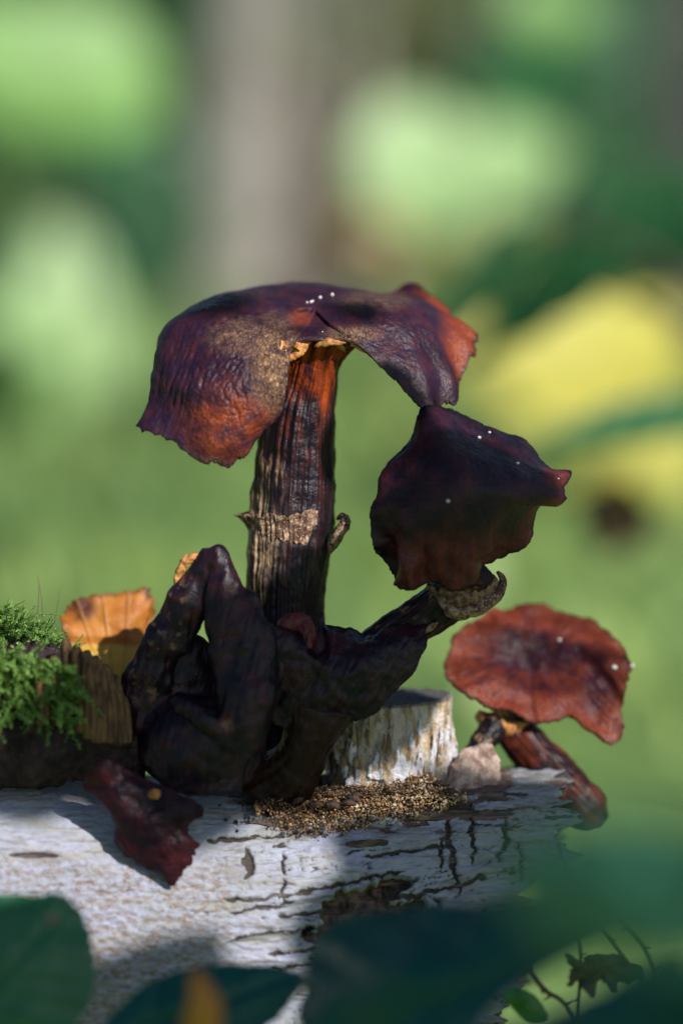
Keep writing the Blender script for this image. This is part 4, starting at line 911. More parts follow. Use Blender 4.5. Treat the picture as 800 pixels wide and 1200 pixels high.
tube('fold', [(322, 752, -58), (334, 734, -56), (350, 730, -52), (360, 742, -56), (360, 762, -66)], [(3, 3), (9, 8), (11, 9), (9, 8), (3, 3)], MAT['cap2'], CAP4, n=60, seg=36, disp=lambda u, a, G: 1.8 * ridge(np.stack([a * 1.5, u * 3, 0 * u], -1), 2) + fbm(G / 7, 3) * 1.5, masks=lambda u, a, G: {'red': np.clip(.75 + .6 * fbm(G / 8, 2), 0, 1), 'tan': 0 * u, 'edge': 0 * u, 'side': 0 * u})

# --- curled hood-like mushroom folded over on itself
M5 = thing('mushroom', PW(200, 925, -95), 'curled black mushroom bent over into a pointed hood with hollow middle', 'mushroom', GRP)
def sw(path, radii, n=60, seg=40, disp=None):
    v, q, _ = sweep_np(path, [r if hasattr(r, '__len__') else (r, r) for r in radii], n=n, seg=seg, disp=disp); return v, q
hood = [sw([(243, 640, -112), (238, 664, -112), (226, 694, -110), (205, 735, -106), (180, 772, -102), (167, 810, -98), (163, 850, -94), (168, 885, -92)], [(9, 10), (15, 13), (22, 13), (27, 13), (25, 13), (30, 14), (22, 16), (12, 12)]),
        sw([(249, 638, -114), (257, 670, -118), (266, 715, -124), (281, 758, -128), (287, 800, -132), (285, 842, -132), (270, 880, -126)], [(9, 10), (17, 14), (30, 15), (40, 17), (37, 22), (32, 30), (30, 30)]),
        ellipsoid((236, 880, -106), (74, 46, 56)), ellipsoid((215, 858, -96), (56, 30, 40)),
        sw([(196, 822, -132), (215, 832, -142), (240, 848, -150), (262, 862, -150), (288, 862, -144)], [(5, 5), (10, 7), (12, 8), (11, 8), (5, 5)]),
        ellipsoid((214, 805, -84), (44, 12, 62)), ellipsoid((304, 775, -118), (34, 13, 46)), ellipsoid((286, 735, -120), (26, 11, 44))]
for v_, q_ in hood: v_[:, 1] += 42
hv, hq, hn = remeshed(hood, 1.8, 24)
pc = to_pic(hv); wr = fbm(np.stack([(hv[:, 0] - hv[:, 2] * .25) / 8, hv[:, 1] / 14, hv[:, 2] / 60], -1), 3) * 1.3 + fbm(hv / 30, 2) * 4 + fbm(hv / 6, 2) * .2
hv = hv + hn * wr[:, None]; nz = fbm(hv / 16, 3)
x_, y_ = pc[:, 0], pc[:, 1]
redm = np.clip(.10 + .55 * nz + .8 * blob(x_, y_, 266, 848, 16, 14) + .5 * blob(x_, y_, 300, 815, 14, 30) + .3 * blob(x_, y_, 270, 720, 30, 60) + .35 * blob(x_, y_, 165, 815, 26, 40), 0, 1)
CAP5 = obj('cap', W(hv), MAT['cap4'], M5, hq, None, {'red': redm, 'tan': np.clip(.9 * blob(x_, y_, 267, 850, 9, 8) + .75 * sstep(.30, .46, fbm(hv / 11, 3)) * sstep(225, 205, x_) * sstep(830, 810, y_), 0, 1), 'edge': 0 * redm, 'side': 0 * redm, 'rad': 0 * redm})
tube('stem', [(150, 925, -46), (152, 895, -50), (160, 868, -52), (170, 840, -52)], [(18, 16), (20, 16), (19, 14), (12, 10)], MAT['stem2'], M5, n=60, seg=50, disp=lambda u, a, G: .8 * fibres(u, a, .4) + 3 * fbm(G / 20, 2), masks=lambda u, a, G: {'red': .2 + 0 * u, 'tan': sstep(.42, .6, fbm(G / 12, 3)) * .6})
tube('torn_edge', [(205, 690, -66), (211, 668, -68), (222, 655, -70), (236, 650, -70)], [(2, 3), (5, 4), (6, 5), (3, 3)], MAT['gill'], CAP5, n=30, seg=16, disp=lambda u, a, G: 2.5 * fbm(G / 5, 3))

# --- fallen cap fragment lying on the bark
rim6 = [(240, 955), (228, 964), (224, 976), (237, 989), (231, 999), (228, 1010), (215, 1022), (209, 1034), (201, 1040), (188, 1028), (170, 1019), (147, 1006), (132, 989), (132, 969), (125, 949), (111, 934), (93, 920), (103, 904), (116, 888), (128, 891), (147, 901), (170, 910), (192, 919), (215, 931), (235, 942)]
def face_d(px, py):
    p, n = log_point(px, py); return p[1]
cx6, cy6 = 170, 962
rim6 = [(x, y, float(np.interp(y, [885, 960, 1040], [-126, -126, -116])) - (8 if x < 130 else 0)) for x, y in rim6]
M6 = thing('fallen_mushroom', W(V(np.array([cx6, cy6, face_d(cx6, cy6)]))), 'torn purple brown cap fragment fallen against the white bark', 'mushroom cap')
def disp6(PX, G, RR, TH):
    x, y = PX[..., 0], PX[..., 1]; u = (x - 100) * .55 + (y - 900) * .83; v_ = (x - 170) * .83 - (y - 962) * .55
    return 2.8 * np.cos(v_ / 15 + 1.4 * fbm(G / 40, 2)) * sstep(.25, .9, RR) + 4 * fbm(G / 32, 2) + .5 * fbm(G / 6, 3) + 8 * blob(x, y, 112, 905, 20, 20)
def mask6(PX, G, RR, TH):
    x, y = PX[..., 0], PX[..., 1]; nz = fbm(G / 18, 3); red = .3 * sstep(.6, .95, RR) + .5 * nz + .1 + .6 * blob(x, y, 112, 905, 18, 18) + .5 * blob(x, y, 215, 1010, 24, 30)
    return {'red': np.clip(red, 0, 1), 'tan': np.clip(1.3 * blob(x, y, 180, 931, 7, 6), 0, 1), 'edge': edge_mask(RR) * .3}
c6 = (cx6, cy6, -142)
F6, P6, G6, N6 = loft('flesh', c6, dome_rays(c6, rim6, 1.5), MAT['cap5'], M6, 360, 70, (9, 4), 0.04, 40, disp6, mask6, (0, -1, .2), 6.1)
p, n = at_pic(P6, G6, N6, 181, 931)
tube('crumb', [tuple(to_pic(p + n * 3) + np.array([-7, 2, 0])), tuple(to_pic(p + n * 4)), tuple(to_pic(p + n * 3) + np.array([7, -3, 0]))], [(2, 2), (6, 4), (2, 2)], MAT['gill'], M6, n=24, seg=16, disp=lambda u, a, G: 2.0 * fbm(G / 4, 3))

# ------------------------------------------------------------------ cut birch stub, wood chip, frass
TS = thing('branch_stub', PW(455, 930, 60), 'short cut birch stub with peeling white streaks and dark flat top', 'stub')
def stub():
    n, seg = 200, 220; a = np.linspace(0, 2 * np.pi, seg, endpoint=False)
    s = np.linspace(0, 1, n)[:, None]
    cx = 455 + 3 * s; topy = 817 + 0 * a; 
    c0 = V(np.array([456, 935, 60.])); c1 = V(np.array([457, 818, 66.]))
    rx = 72 - 3 * s; rd = 58.0
    C = c0 + (c1 - c0) * s
    G = np.stack([C[:, :1] + rx * np.cos(a), C[:, 1:2] + rd * np.sin(a), C[:, 2:] + 0 * np.cos(a) + s * (4 * np.cos(a) + 6 * np.sin(a))], -1)
    d = np.stack([np.cos(a), np.sin(a), 0 * a], -1)[None]
    col_ = np.stack([np.cos(a) * 4, np.sin(a) * 4, 0 * a], -1)[None] + np.stack([0 * s, 0 * s, s * .9], -1)
    h = 5 * ridge(col_, 3) + 3 * fbm(G / np.array([14, 14, 40]), 3) + 1.2 * fbm(G / 5, 3)
    plate = sstep(.05, .12, fbm(np.stack([np.cos(a) * 2.4, np.sin(a) * 2.4, 0 * a], -1)[None] + np.stack([0 * s, 0 * s, s * 1.6], -1), 3, off=2.2)); h = h + 3.5 * plate
    G = G + d * h[..., None]
    rings = [G.reshape(-1, 3)]; Q = []; q = np.arange(n - 1)[:, None] * seg + np.arange(seg)[None, :]; q2 = np.arange(n - 1)[:, None] * seg + (np.arange(seg)[None, :] + 1) % seg
    Q.append(np.stack([q, q2, q2 + seg, q + seg], -1).reshape(-1, 4)); prev = (n - 1) * seg + np.arange(seg); tot = n * seg; last = G[-1]; cc = last.mean(0)
    for k in (.97, .85, .6, .3, .02):
        rg = cc + (last - cc) * k; rg[:, 2] += 1.5 * fbm(rg / 9, 3) + (1.5 if k > .9 else 0); cur = tot + np.arange(seg); Q.append(np.stack([prev, np.roll(prev, -1), np.roll(cur, -1), cur], -1)); rings.append(rg); prev = cur; tot += seg
    ne = tot - n * seg
    pale = np.concatenate([(0.35 + .65 * plate).ravel() + 0 * G[..., 0].ravel(), np.zeros(ne)]); top = np.concatenate([(sstep(.965, .99, s) + 0 * G[..., 0]).ravel() * .8, np.ones(ne)])
    obj('wood', W(np.concatenate(rings)), MAT['stub'], TS, np.concatenate(Q), None, {'pale': pale, 'top': top})
    g = np.random.default_rng(21)
    for k in range(14):                                            # peeling strips of outer bark
        aa = g.uniform(math.pi * 1.05, math.pi * 1.98); z0 = g.uniform(.15, .55); L = g.uniform(.2, .42); pts = []
        for f in (0, .33, .66, 1):
            zz = z0 + L * f; c = c0 + (c1 - c0) * zz; pts.append((c[0] + (74 + 5 * f * (1 - f) * 2) * math.cos(aa + .05 * f), c[1] + (60 + 4 * f) * math.sin(aa + .05 * f), c[2]))
        wd = g.uniform(2.5, 6); v, q, _ = sweep_np(pts, [(wd * .4, .8), (wd, 1.6), (wd * .8, 1.6), (wd * .3, .8)], n=26, seg=12, disp=lambda u, a, G: .9 * fbm(G / 4, 2), picture=False)
        obj('bark_strip', W(v), MAT['stub'], TS, q, None, {'pale': np.ones(len(v)), 'top': np.zeros(len(v))})
stub()
o = tube('wood_chip', [(536, 940, 30), (546, 922, 32), (560, 902, 38), (574, 886, 42), (580, 882, 44)], [(12, 9), (22, 9), (24, 8), (15, 7), (6, 4)], MAT['chip'], None, base=PW(545, 938, 30), n=110, seg=80, disp=lambda u, a, G: 4 * np.sign(np.cos(a * 2 + .6)) * np.abs(np.cos(a * 2 + .6)) ** .6 + 3.5 * fbm(G / 16, 3) + 1.8 * ridge(np.stack([(G[..., 0] - G[..., 2] * .6) / 5, G[..., 1] / 5, (G[..., 2] + G[..., 0] * .6) / 22], -1), 2))
tag(o, 'rough pinkish splinter of pale wood leaning beside the cut stub', 'wood chip')

def frass():
    g = np.random.default_rng(5); n = 8000
    x = np.concatenate([g.normal(455, 52, int(n * .6)), g.normal(355, 38, n - int(n * .6))]); x = np.clip(x, 300, 545); n = len(x)
    ridge_y = np.interp(x, [300, 330, 380, 430, 480, 505, 530, 545], [935, 918, 922, 922, 908, 905, 925, 932]); low = np.interp(x, [300, 340, 400, 450, 500, 545], [948, 962, 968, 956, 946, 938])
    f = np.clip(g.beta(1.1, 1.9, n) * 1.35, 0, 1.15) * (1 + .35 * fbm(np.stack([x / 16, 0 * x, 0 * x + 2], -1), 3)); y = ridge_y + (low - ridge_y) * f + g.normal(0, 1.5, n); d = -4 - 46 * f + skew(x) + g.normal(0, 4, n)
    d = d - 10 * fbm(np.stack([x / 18, y / 12, 0 * x], -1), 3)
    P = V(np.stack([x, y, d], -1)); r = g.uniform(0.8, 2.0, n) * (1 + 1.3 * (g.random(n) > .97))
    oc = np.array([(1, 0, 0), (-1, 0, 0), (0, 1, 0), (0, -1, 0), (0, 0, 1), (0, 0, -1)], float); A = g.normal(size=(n, 3)); A /= np.linalg.norm(A, axis=1)[:, None]; B = np.cross(A, g.normal(size=(n, 3))); B /= np.linalg.norm(B, axis=1)[:, None]; C = np.cross(A, B)
    M = np.stack([A, B * g.uniform(.5, 1, n)[:, None], C * g.uniform(.5, 1, n)[:, None]], 1) * r[:, None, None]
    vs = (P[:, None, :] + np.einsum('vk,nkj->nvj', oc, M)).reshape(-1, 3); k = np.arange(n)[:, None] * 6
    T = np.array([(0, 2, 4), (2, 1, 4), (1, 3, 4), (3, 0, 4), (2, 0, 5), (1, 2, 5), (3, 1, 5), (0, 3, 5)]); tris = (k[:, :, None] + T[None]).reshape(-1, 3)
    tone = np.clip(.10 + .55 * sstep(300, 480, x) + .5 * fbm(np.stack([x / 22, y / 10, 0 * x], -1), 3) + g.normal(0, .26, n), 0, 1); tone = np.where(g.random(n) < .22, .02, tone)
    o = obj('wood_frass', W(vs), MAT['grain'], None, None, tris, {'tone': np.repeat(tone, 6)}, base=PW(420, 955, 0)); tag(o, 'golden brown crumbly frass heaped at the foot of the stub', 'frass', kind='stuff')
    # bed under the grains
    bx = np.linspace(296, 548, 120); t = np.linspace(0, 1, 24)[:, None]
    ry = np.interp(bx, [300, 330, 380, 430, 480, 505, 530, 545], [938, 921, 925, 925, 911, 908, 928, 935]); ly = np.interp(bx, [300, 340, 400, 450, 500, 545], [944, 950, 952, 945, 936, 936]) + 5 * fbm(np.stack([bx / 14, 0 * bx, 0 * bx], -1), 3)
    Y = ry + (ly - ry) * t; D = 0 - 32 * t + skew(bx); X = bx + 0 * t; D = D - 8 * fbm(np.stack([X / 18, Y / 12, 0 * X], -1), 3) + 2
    G = V(np.stack([X, Y, D], -1)); back = G.copy(); back[..., 1] += 40; back[..., 2] -= 14; n1 = 120; q = np.arange(23)[:, None] * n1 + np.arange(119)[None, :]
    Q = np.stack([q, q + 1, q + n1 + 1, q + n1], -1).reshape(-1, 4); N_ = 24 * 120; e = np.arange(119); tq = np.stack([e, e + 1, e + 1 + N_, e + N_], -1)
    o = obj('humus', W(np.concatenate([G.reshape(-1, 3), back.reshape(-1, 3)])), MAT['humus'], None, np.concatenate([Q, Q + N_, tq]), base=PW(420, 958, 8)); tag(o, 'dark crumbly humus bed below the golden frass grains', 'humus', kind='stuff')
MAT['crumb'] = simple('bark_crumb', (0.02, 0.012, 0.01), (0.10, 0.055, 0.035), 5, 0.8, 1.5)
MAT['humus'] = simple('humus', (0.05, 0.026, 0.014), (0.20, 0.11, 0.05), 6, 0.85, 2.0)
frass()
g = np.random.default_rng(91)
for k in range(14):
    x = g.uniform(330, 535); y = np.interp(x, [330, 430, 505, 535], [936, 934, 916, 930]) + g.uniform(-6, 12); d = -20 - 1.2 * (y - 925) + skew(x); L = g.uniform(5, 12); a = g.uniform(-.5, .5)
    o = tube('bark_crumb', [(x - L * math.cos(a), y + L * math.sin(a), d), (x, y - 2, d - 3), (x + L * math.cos(a), y - L * math.sin(a), d)], [(1, 1), (g.uniform(2.5, 5), 3), (1, 1)], MAT['crumb'], None, base=PW(x, y, d), n=16, seg=12, disp=lambda u, a, G: 1.6 * fbm(G / 5, 3))
    tag(o, 'small dark bark crumb lying among the golden frass grains', 'bark crumb', 'bark crumbs in the frass')
# dew drops glinting on the dark top edge of the log
tD = NT('dew'); tD.b.inputs['Transmission Weight'].default_value = 1.0; tD.b.inputs['IOR'].default_value = 1.33; MAT['dew'] = tD.done((1, 1, 1), 0.02)
for i, (x, y, r) in enumerate([(264, 962, 2.4), (276, 965, 2.6), (302, 955, 2.2), (278, 975, 1.8), (311, 902, 4.0), (258, 944, 1.8), (289, 950, 1.6)]):
    p, n = log_point(x, y); G, q = ellipsoid((0, 0, 0), (1, 1, 1), 12, 16); G = (G - V(np.zeros(3))) * r
    o = obj('dew_drop', W(p + n * r * .5 + G), MAT['dew'], None, q, base=W(p)); tag(o, 'tiny clear dew drop glinting on the bark beside the curled black mushroom', 'dew drop', 'dew drops on the bark edge')

# ------------------------------------------------------------------ mossy rotten chunk, moss, autumn leaf
TR = thing('rotten_stump', PW(40, 915, -40), 'dark rotten wood chunk capped with moss on the log', 'stump')
parts = [sw([(-230, 850, -50), (-120, 845, -50), (20, 848, -55), (95, 856, -52), (132, 866, -46), (152, 880, -40)], [(20, 20), (74, 66), (72, 62), (58, 52), (40, 40), (10, 10)]),
         ellipsoid((40, 800, -28), (80, 50, 45)), ellipsoid((118, 888, -66), (34, 24, 24)), ellipsoid((20, 890, -80), (60, 28, 26))]
v, q, n = remeshed(parts, 2.6); v = v + n * (7 * fbm(v / 24, 4, .6) + 3 * ridge(np.stack([v[:, 0] / 10, v[:, 1] / 10, v[:, 2] / 34], -1), 2))[:, None]
obj('wood', W(v), MAT['rot'], TR, q)
g = np.random.default_rng(14)
for i, (x, yt, yb, w, d) in enumerate([(80, 748, 850, 8, -48), (93, 758, 860, 9, -58), (104, 762, 868, 10, -62), (114, 768, 872, 11, -60), (126, 778, 872, 10, -54), (136, 790, 874, 9, -46), (66, 768, 850, 9, -68), (48, 785, 850, 8, -76), (145, 812, 872, 7, -40)]):
    d -= 44
    tube('splinter', [(x + 3, yb, d - 4), (x + 2, (yt + yb) / 2 + 14, d - 3), (x + g.uniform(-2, 2), (yt + yb) / 2 - 14, d), (x - 3, yt + 6, d + 3), (x - 4, yt, d + 4)], [(w * .8, 6), (w, 7), (w * .95, 6), (w * .6, 4), (.8, .8)], MAT['splinter'], TR, n=60, seg=24, disp=lambda u, a, G: 1.6 * ridge(np.stack([np.cos(a) * 2, np.sin(a) * 2, u * 2], -1), 2) + .7 * fbm(G / 4, 2))

def moss_shoots(n, root_fn, dir_fn, L_fn, seed, leaf=4.5, width=1.5, per=26):
    g = np.random.default_rng(seed); vs, tris, tone, o_ = [], [], [], 0
    for i in range(n):
        p = root_fn(g); d = dir_fn(g, p); L = L_fn(g); bend = g.normal(size=3) * .25; bend[2] -= .55 * g.random(); tn = g.uniform(.15, .75)
        s = np.linspace(0, 1, 7)[:, None]; P = p + d * s * L + bend * (s ** 2) * L * .8
        T = np.gradient(P, axis=0); T /= np.linalg.norm(T, axis=1)[:, None]; ref = g.normal(size=3); A = np.cross(T, ref); A /= np.linalg.norm(A, axis=1)[:, None]; B = np.cross(T, A)
        for k in range(per):
            f = (k + .5) / per * 6; j = min(int(f), 5); fr = f - j; c = P[j] * (1 - fr) + P[j + 1] * fr; ang = k * 2.4 + g.normal(0, .3)
            out = A[j] * math.cos(ang) + B[j] * math.sin(ang); ln = leaf * (1.15 - .6 * k / per) * g.uniform(.75, 1.25); tip = c + (out * .85 + T[j] * .6) * ln; sdv = np.cross(out, T[j]) * width * .5
            m = (c + tip) / 2 + T[j] * .4
            vs += [c - sdv * .5, c + sdv * .5, m + sdv, tip, m - sdv]; tris += [(o_, o_ + 1, o_ + 2), (o_, o_ + 2, o_ + 4), (o_ + 4, o_ + 2, o_ + 3)]; tone += [min(1, tn + .3 * k / per)] * 5; o_ += 5
        a = A[0] * .6
        b0 = o_
        for j in range(7): vs += [P[j] - A[j] * .6, P[j] + A[j] * .6]; tone += [tn * .5] * 2; o_ += 2
        for j in range(6): tris += [(b0 + 2 * j, b0 + 2 * j + 1, b0 + 2 * j + 3), (b0 + 2 * j, b0 + 2 * j + 3, b0 + 2 * j + 2)]
    return W(np.array(vs)), np.array(tris), np.array(tone)
def root_back(g):
    x = g.uniform(-60, 92); top = np.interp(x, [-60, 0, 20, 45, 70, 92], [720, 716, 720, 736, 758, 775]); d = g.uniform(-40, 70); return V(np.array([x, top + g.uniform(0, 44) + abs(d) * .03, d]))
v, t_, tone = moss_shoots(900, root_back, lambda g, p: np.array([g.normal(.15, .5), g.normal(-.3, .4), g.uniform(.35, 1.0)]), lambda g: g.uniform(12, 26), 3, 5.0, 1.7)
tag(obj('moss', v, MAT['moss'], None, None, t_, {'tone': tone}, base=PW(30, 770, 10)), 'bright green moss cushion on top of the rotten chunk', 'moss', kind='stuff')
def root_front(g):
    x = g.uniform(-40, 84); return V(np.array([x, np.interp(x, [-40, 60, 104], [762, 772, 800]) + g.uniform(0, 70), g.uniform(-128, -96)]))
v, t_, tone = moss_shoots(330, root_front, lambda g, p: np.array([g.normal(.35, .45), g.normal(-.35, .3), g.uniform(-1.0, .6)]), lambda g: g.uniform(12, 36), 4, 6.0, 3.6, 26)
tag(obj('moss', v, MAT['moss'], None, None, t_, {'tone': tone}, base=PW(40, 800, -110)), 'loose trailing moss strands hanging down the front of rotten wood', 'moss', kind='stuff')

# autumn leaf standing behind the moss
rimL = [(70, 728), (76, 714), (82, 706), (92, 700), (100, 699), (108, 696), (116, 696), (126, 693), (135, 694), (146, 691), (156, 691), (164, 688), (172, 686), (178, 690), (182, 704), (181, 722), (178, 745), (172, 770), (164, 795), (152, 820), (140, 836), (126, 826), (112, 806), (96, 782), (80, 752)]
rimL = [(x, y, 70 + (x - 126) * .10 + (26 if y < 720 else 0) - (30 if y > 760 else 0)) for x, y in rimL]
LT = thing('autumn_leaf', PW(135, 836, 50), 'upright orange autumn leaf with toothed rusty edge behind the moss', 'leaf')
def maskL(PX, G, RR, TH):
    x, y = PX[..., 0], PX[..., 1]
    ang = np.arctan2(y - 850, x - 140); vein = np.exp(-(((ang * 5) % 1 - .5) / .07) ** 2) * sstep(.05, .2, RR)
    rust = np.maximum(sstep(.86, 1.0, RR) * .9, blob(x, y, 92, 712, 24, 18) * 1.2); rust = np.maximum(rust, blob(x, y, 175, 692, 7, 10))
    return {'rust': rust * sstep(770, 740, y), 'vein': vein, 'lower': sstep(752, 758, y), 'red': 0 * x}
loft('blade', (126, 750, 74), dome_rays((126, 750, 74), rimL, 1.6), MAT['autumn'], LT, 300, 40, (1.4, .8), 0.05, 90, lambda PX, G, RR, TH: 0.35 * np.cos(np.arctan2(PX[..., 1] - 850, PX[..., 0] - 140) * 28) * RR + 3 * fbm(G / 30, 2) - 4 * sstep(10, 0, np.abs(PX[..., 1] - 755)), maskL, (0, -1, .2), 7.7)
tube('stalk', [(140, 832, 50), (146, 850, 46), (150, 872, 42)], [1.6, 1.5, 1.4], MAT['twig'], LT, n=20, seg=10)
for i, (x0, x1, h) in enumerate([(40, 46, 62), (50, 44, 70), (60, 70, 55)]):
    o = tube('moss_seta', [(x0, 745, 10), ((x0 + x1) / 2 + 2, 745 - h * .6, 14), (x1, 745 - h, 16)], [.45, .4, .3], MAT['twig'], None, base=PW(x0, 745, 10), n=24, seg=6); tag(o, 'hair-thin upright moss stalk rising from the moss cushion', 'moss stalk', 'thin stalks above the moss')

# ------------------------------------------------------------------ foreground bramble leaves
def traced_leaf(parent, rim, centre, mat, bulge=10, seed=1.0, rip=5, name='leaf', axis=None):
    ax = axis or (rim[0], rim[len(rim) // 2]); a0 = np.array(ax[0][:2], float); a1 = np.array(ax[1][:2], float); L = np.linalg.norm(a1 - a0); u = (a1 - a0) / L
    def dsp(PX, G, RR, TH):
        x, y = PX[..., 0] - a0[0], PX[..., 1] - a0[1]; s = x * u[0] + y * u[1]; c = x * -u[1] + y * u[0]
        return rip * np.cos((s - np.abs(c) * .7) / L * 42) * np.clip(np.abs(c) / L * 4, 0, 1) * .35 - rip * 1.6 * np.exp(-(c / (L * .03)) ** 2) + 5 * fbm(G / 60, 2)
    def mk(PX, G, RR, TH):
        x, y = PX[..., 0] - a0[0], PX[..., 1] - a0[1]; s = x * u[0] + y * u[1]; c = x * -u[1] + y * u[0]
        return {'vein': np.maximum(np.exp(-(c / (L * .012)) ** 2), .7 * np.exp(-((((s - np.abs(c) * .7) / L * 8) % 1 - .5) / .07) ** 2)), 'red': 0 * x}
    rays = dome_rays(centre, rim, 1.6)
    return loft(name, centre, rays, mat, parent, 260, 40, (1.6, 1.0), 0.03, 70, dsp, mk, (0, -1, .6), seed)
B1 = thing('bramble', ground_at(-60, 0.58), 'bramble with a broad spotted green leaf before the white bark', 'bramble', 'brambles in front of the log')
rimA = [(112, 1122), (113, 1150), (104, 1180), (88, 1208), (60, 1240), (20, 1262), (-30, 1262), (-75, 1230), (-95, 1170), (-88, 1110), (-55, 1070), (-20, 1052), (10, 1048), (40, 1048), (66, 1046), (80, 1050), (92, 1060), (104, 1082), (109, 1100)]
traced_leaf(B1, [(x, y, -330 + (y - 1150) * -.25) for x, y in rimA], (10, 1150, -345), MAT['green'], seed=1.1, rip=2, axis=((-90, 1240), (85, 1055)))
for (x, y, r) in [(50, 1059, 4.2)]:
    pass
rimB = [(362, 1140), (352, 1160), (335, 1185), (300, 1215), (250, 1235), (190, 1240), (140, 1228), (118, 1205), (140, 1180), (165, 1158), (195, 1142), (235, 1131), (280, 1128), (325, 1130)]
traced_leaf(B1, [(x, y, -330 + (y - 1150) * -.5) for x, y in rimB], (240, 1180, -360), MAT['teal'], seed=2.3, axis=((120, 1225), (360, 1135)))
bw = ground_at(-60, 0.58)
wtube('stem', [bw - np.array([0, 0, .02]), PW(-120, 1300, -320), PW(-100, 1250, -260), PW(-85, 1235, -215)], [.0022, .002, .0018, .0012], MAT['thorn'], B1)
wtube('leaf_stalk', [PW(-120, 1300, -320), PW(0, 1290, -360), PW(122, 1224, -368)], [.0016, .0012, .001], MAT['thorn'], B1)
B2 = thing('bramble', ground_at(860, 0.46), 'bramble with long dark teal leaves shading the broken log end', 'bramble', 'brambles in front of the log')
rimC = [(720, 1085), (690, 1110), (655, 1128), (610, 1150), (575, 1185), (545, 1225), (500, 1260), (440, 1280), (385, 1262), (352, 1215), (345, 1165), (360, 1120), (378, 1086), (410, 1074), (450, 1064), (500, 1062), (560, 1056), (620, 1058), (670, 1066)]
traced_leaf(B2, [(x, y, -560 - (x - 500) * .9 - (y - 1150) * .6) for x, y in rimC], (500, 1150, -600), MAT['teal'], seed=3.4, axis=((720, 1085), (370, 1240)))
rimD = [(910, 1030), (890, 1090), (820, 1130), (750, 1135), (665, 1115), (600, 1070), (572, 1015), (615, 980), (700, 962), (780, 960), (860, 975)]
traced_leaf(B2, [(x, y, -1480 - (x - 740) * .6) for x, y in rimD], (770, 1050, -1510), MAT['veil'], seed=4.7, axis=((920, 1030), (600, 1030)))
rimE = [(860, 1150), (850, 1210), (800, 1260), (700, 1280), (610, 1270), (560, 1240), (570, 1215), (620, 1195), (680, 1170), (730, 1145), (790, 1130)]
traced_leaf(B2, [(x, y, -820 - (x - 700) * .5) for x, y in rimE], (720, 1205, -860), MAT['teal'], seed=5.2, axis=((860, 1180), (565, 1235)))
bw = ground_at(860, 0.46)
wtube('stem', [bw - np.array([0, 0, .02]), PW(900, 1240, -900), PW(905, 1100, -1100), PW(900, 1030, -1500), PW(880, 1012, -1960)], [.0022, .002, .0018, .0016, .001], MAT['thorn'], B2, 40)
wtube('leaf_stalk', [PW(905, 1100, -1100), PW(800, 1090, -950), PW(715, 1086, -770)], [.0014, .0012, .001], MAT['thorn'], B2)
wtube('leaf_stalk', [PW(900, 1240, -900), PW(880, 1200, -900), PW(858, 1175, -890)], [.0014, .0012, .001], MAT['thorn'], B2)
# thin thorny canes hanging beside the log end
B3 = thing('bramble', ground_at(720, 0.62), 'thin thorny brown canes arching beside the broken log end', 'bramble', 'brambles in front of the log')
def cane(pts, r, seed):
    P = np.array([PW(*p) for p in pts]); c = wtube('cane', P, [r * k for k in np.linspace(1, .6, len(pts))], MAT['thorn'], B3, 40, 10); C = crom(P, 40); g = np.random.default_rng(seed)
    for k in range(4, 38, 6):
        a = g.uniform(0, 6.28); d = np.array([math.cos(a), -.2, math.sin(a)]); e = C[k] + d * r * 3.6
        wtube('thorn', [C[k], (C[k] + e) / 2 + np.array([0, 0, -r * .3]), e], [r * .6, r * .35, r * .05], MAT['thorn'], c, 6, 6)
cane([(652, 985, -130), (664, 1020, -135), (680, 1060, -140), (720, 1110, -145), (760, 1170, -150), (780, 1260, -150)], .0006, 1)
cane([(640, 1020, -120), (660, 1050, -125), (676, 1090, -130), (680, 1130, -130), (675, 1200, -130), (672, 1290, -128)], .0005, 2)
cane([(612, 1112, -150), (622, 1140, -150), (640, 1162, -150), (665, 1182, -148), (700, 1260, -140)], .0007, 3)
cane([(700, 1060, -160), (735, 1090, -158), (760, 1125, -156), (766, 1180, -152), (760, 1280, -150)], .0006, 4)
# withered brown leaf caught on the canes
WL = thing('withered_leaf', PW(705, 1150, -150), 'crumpled dark brown leaf caught on the thorny canes', 'leaf')
rimW = [(752, 1140), (744, 1150), (735, 1158), (722, 1150), (712, 1158), (706, 1148), (696, 1168), (686, 1164), (678, 1150), (668, 1162), (664, 1150), (672, 1138), (664, 1118), (676, 1126), (690, 1120), (706, 1118), (726, 1122), (742, 1130)]
loft('blade', (705, 1136, -162), dome_rays((705, 1136, -162), [(x, y, -142 + 12 * math.sin(x * .3)) for x, y in rimW], 1.5), MAT['dryleaf'], WL, 200, 40, (2, 1.2), 0.05, 40, lambda PX, G, RR, TH: 6 * np.cos(TH * 5) * RR + 4 * fbm(G / 14, 3), lambda PX, G, RR, TH: {'red': 0 * RR, 'vein': 0 * RR}, (0, -1, .3), 8.8)
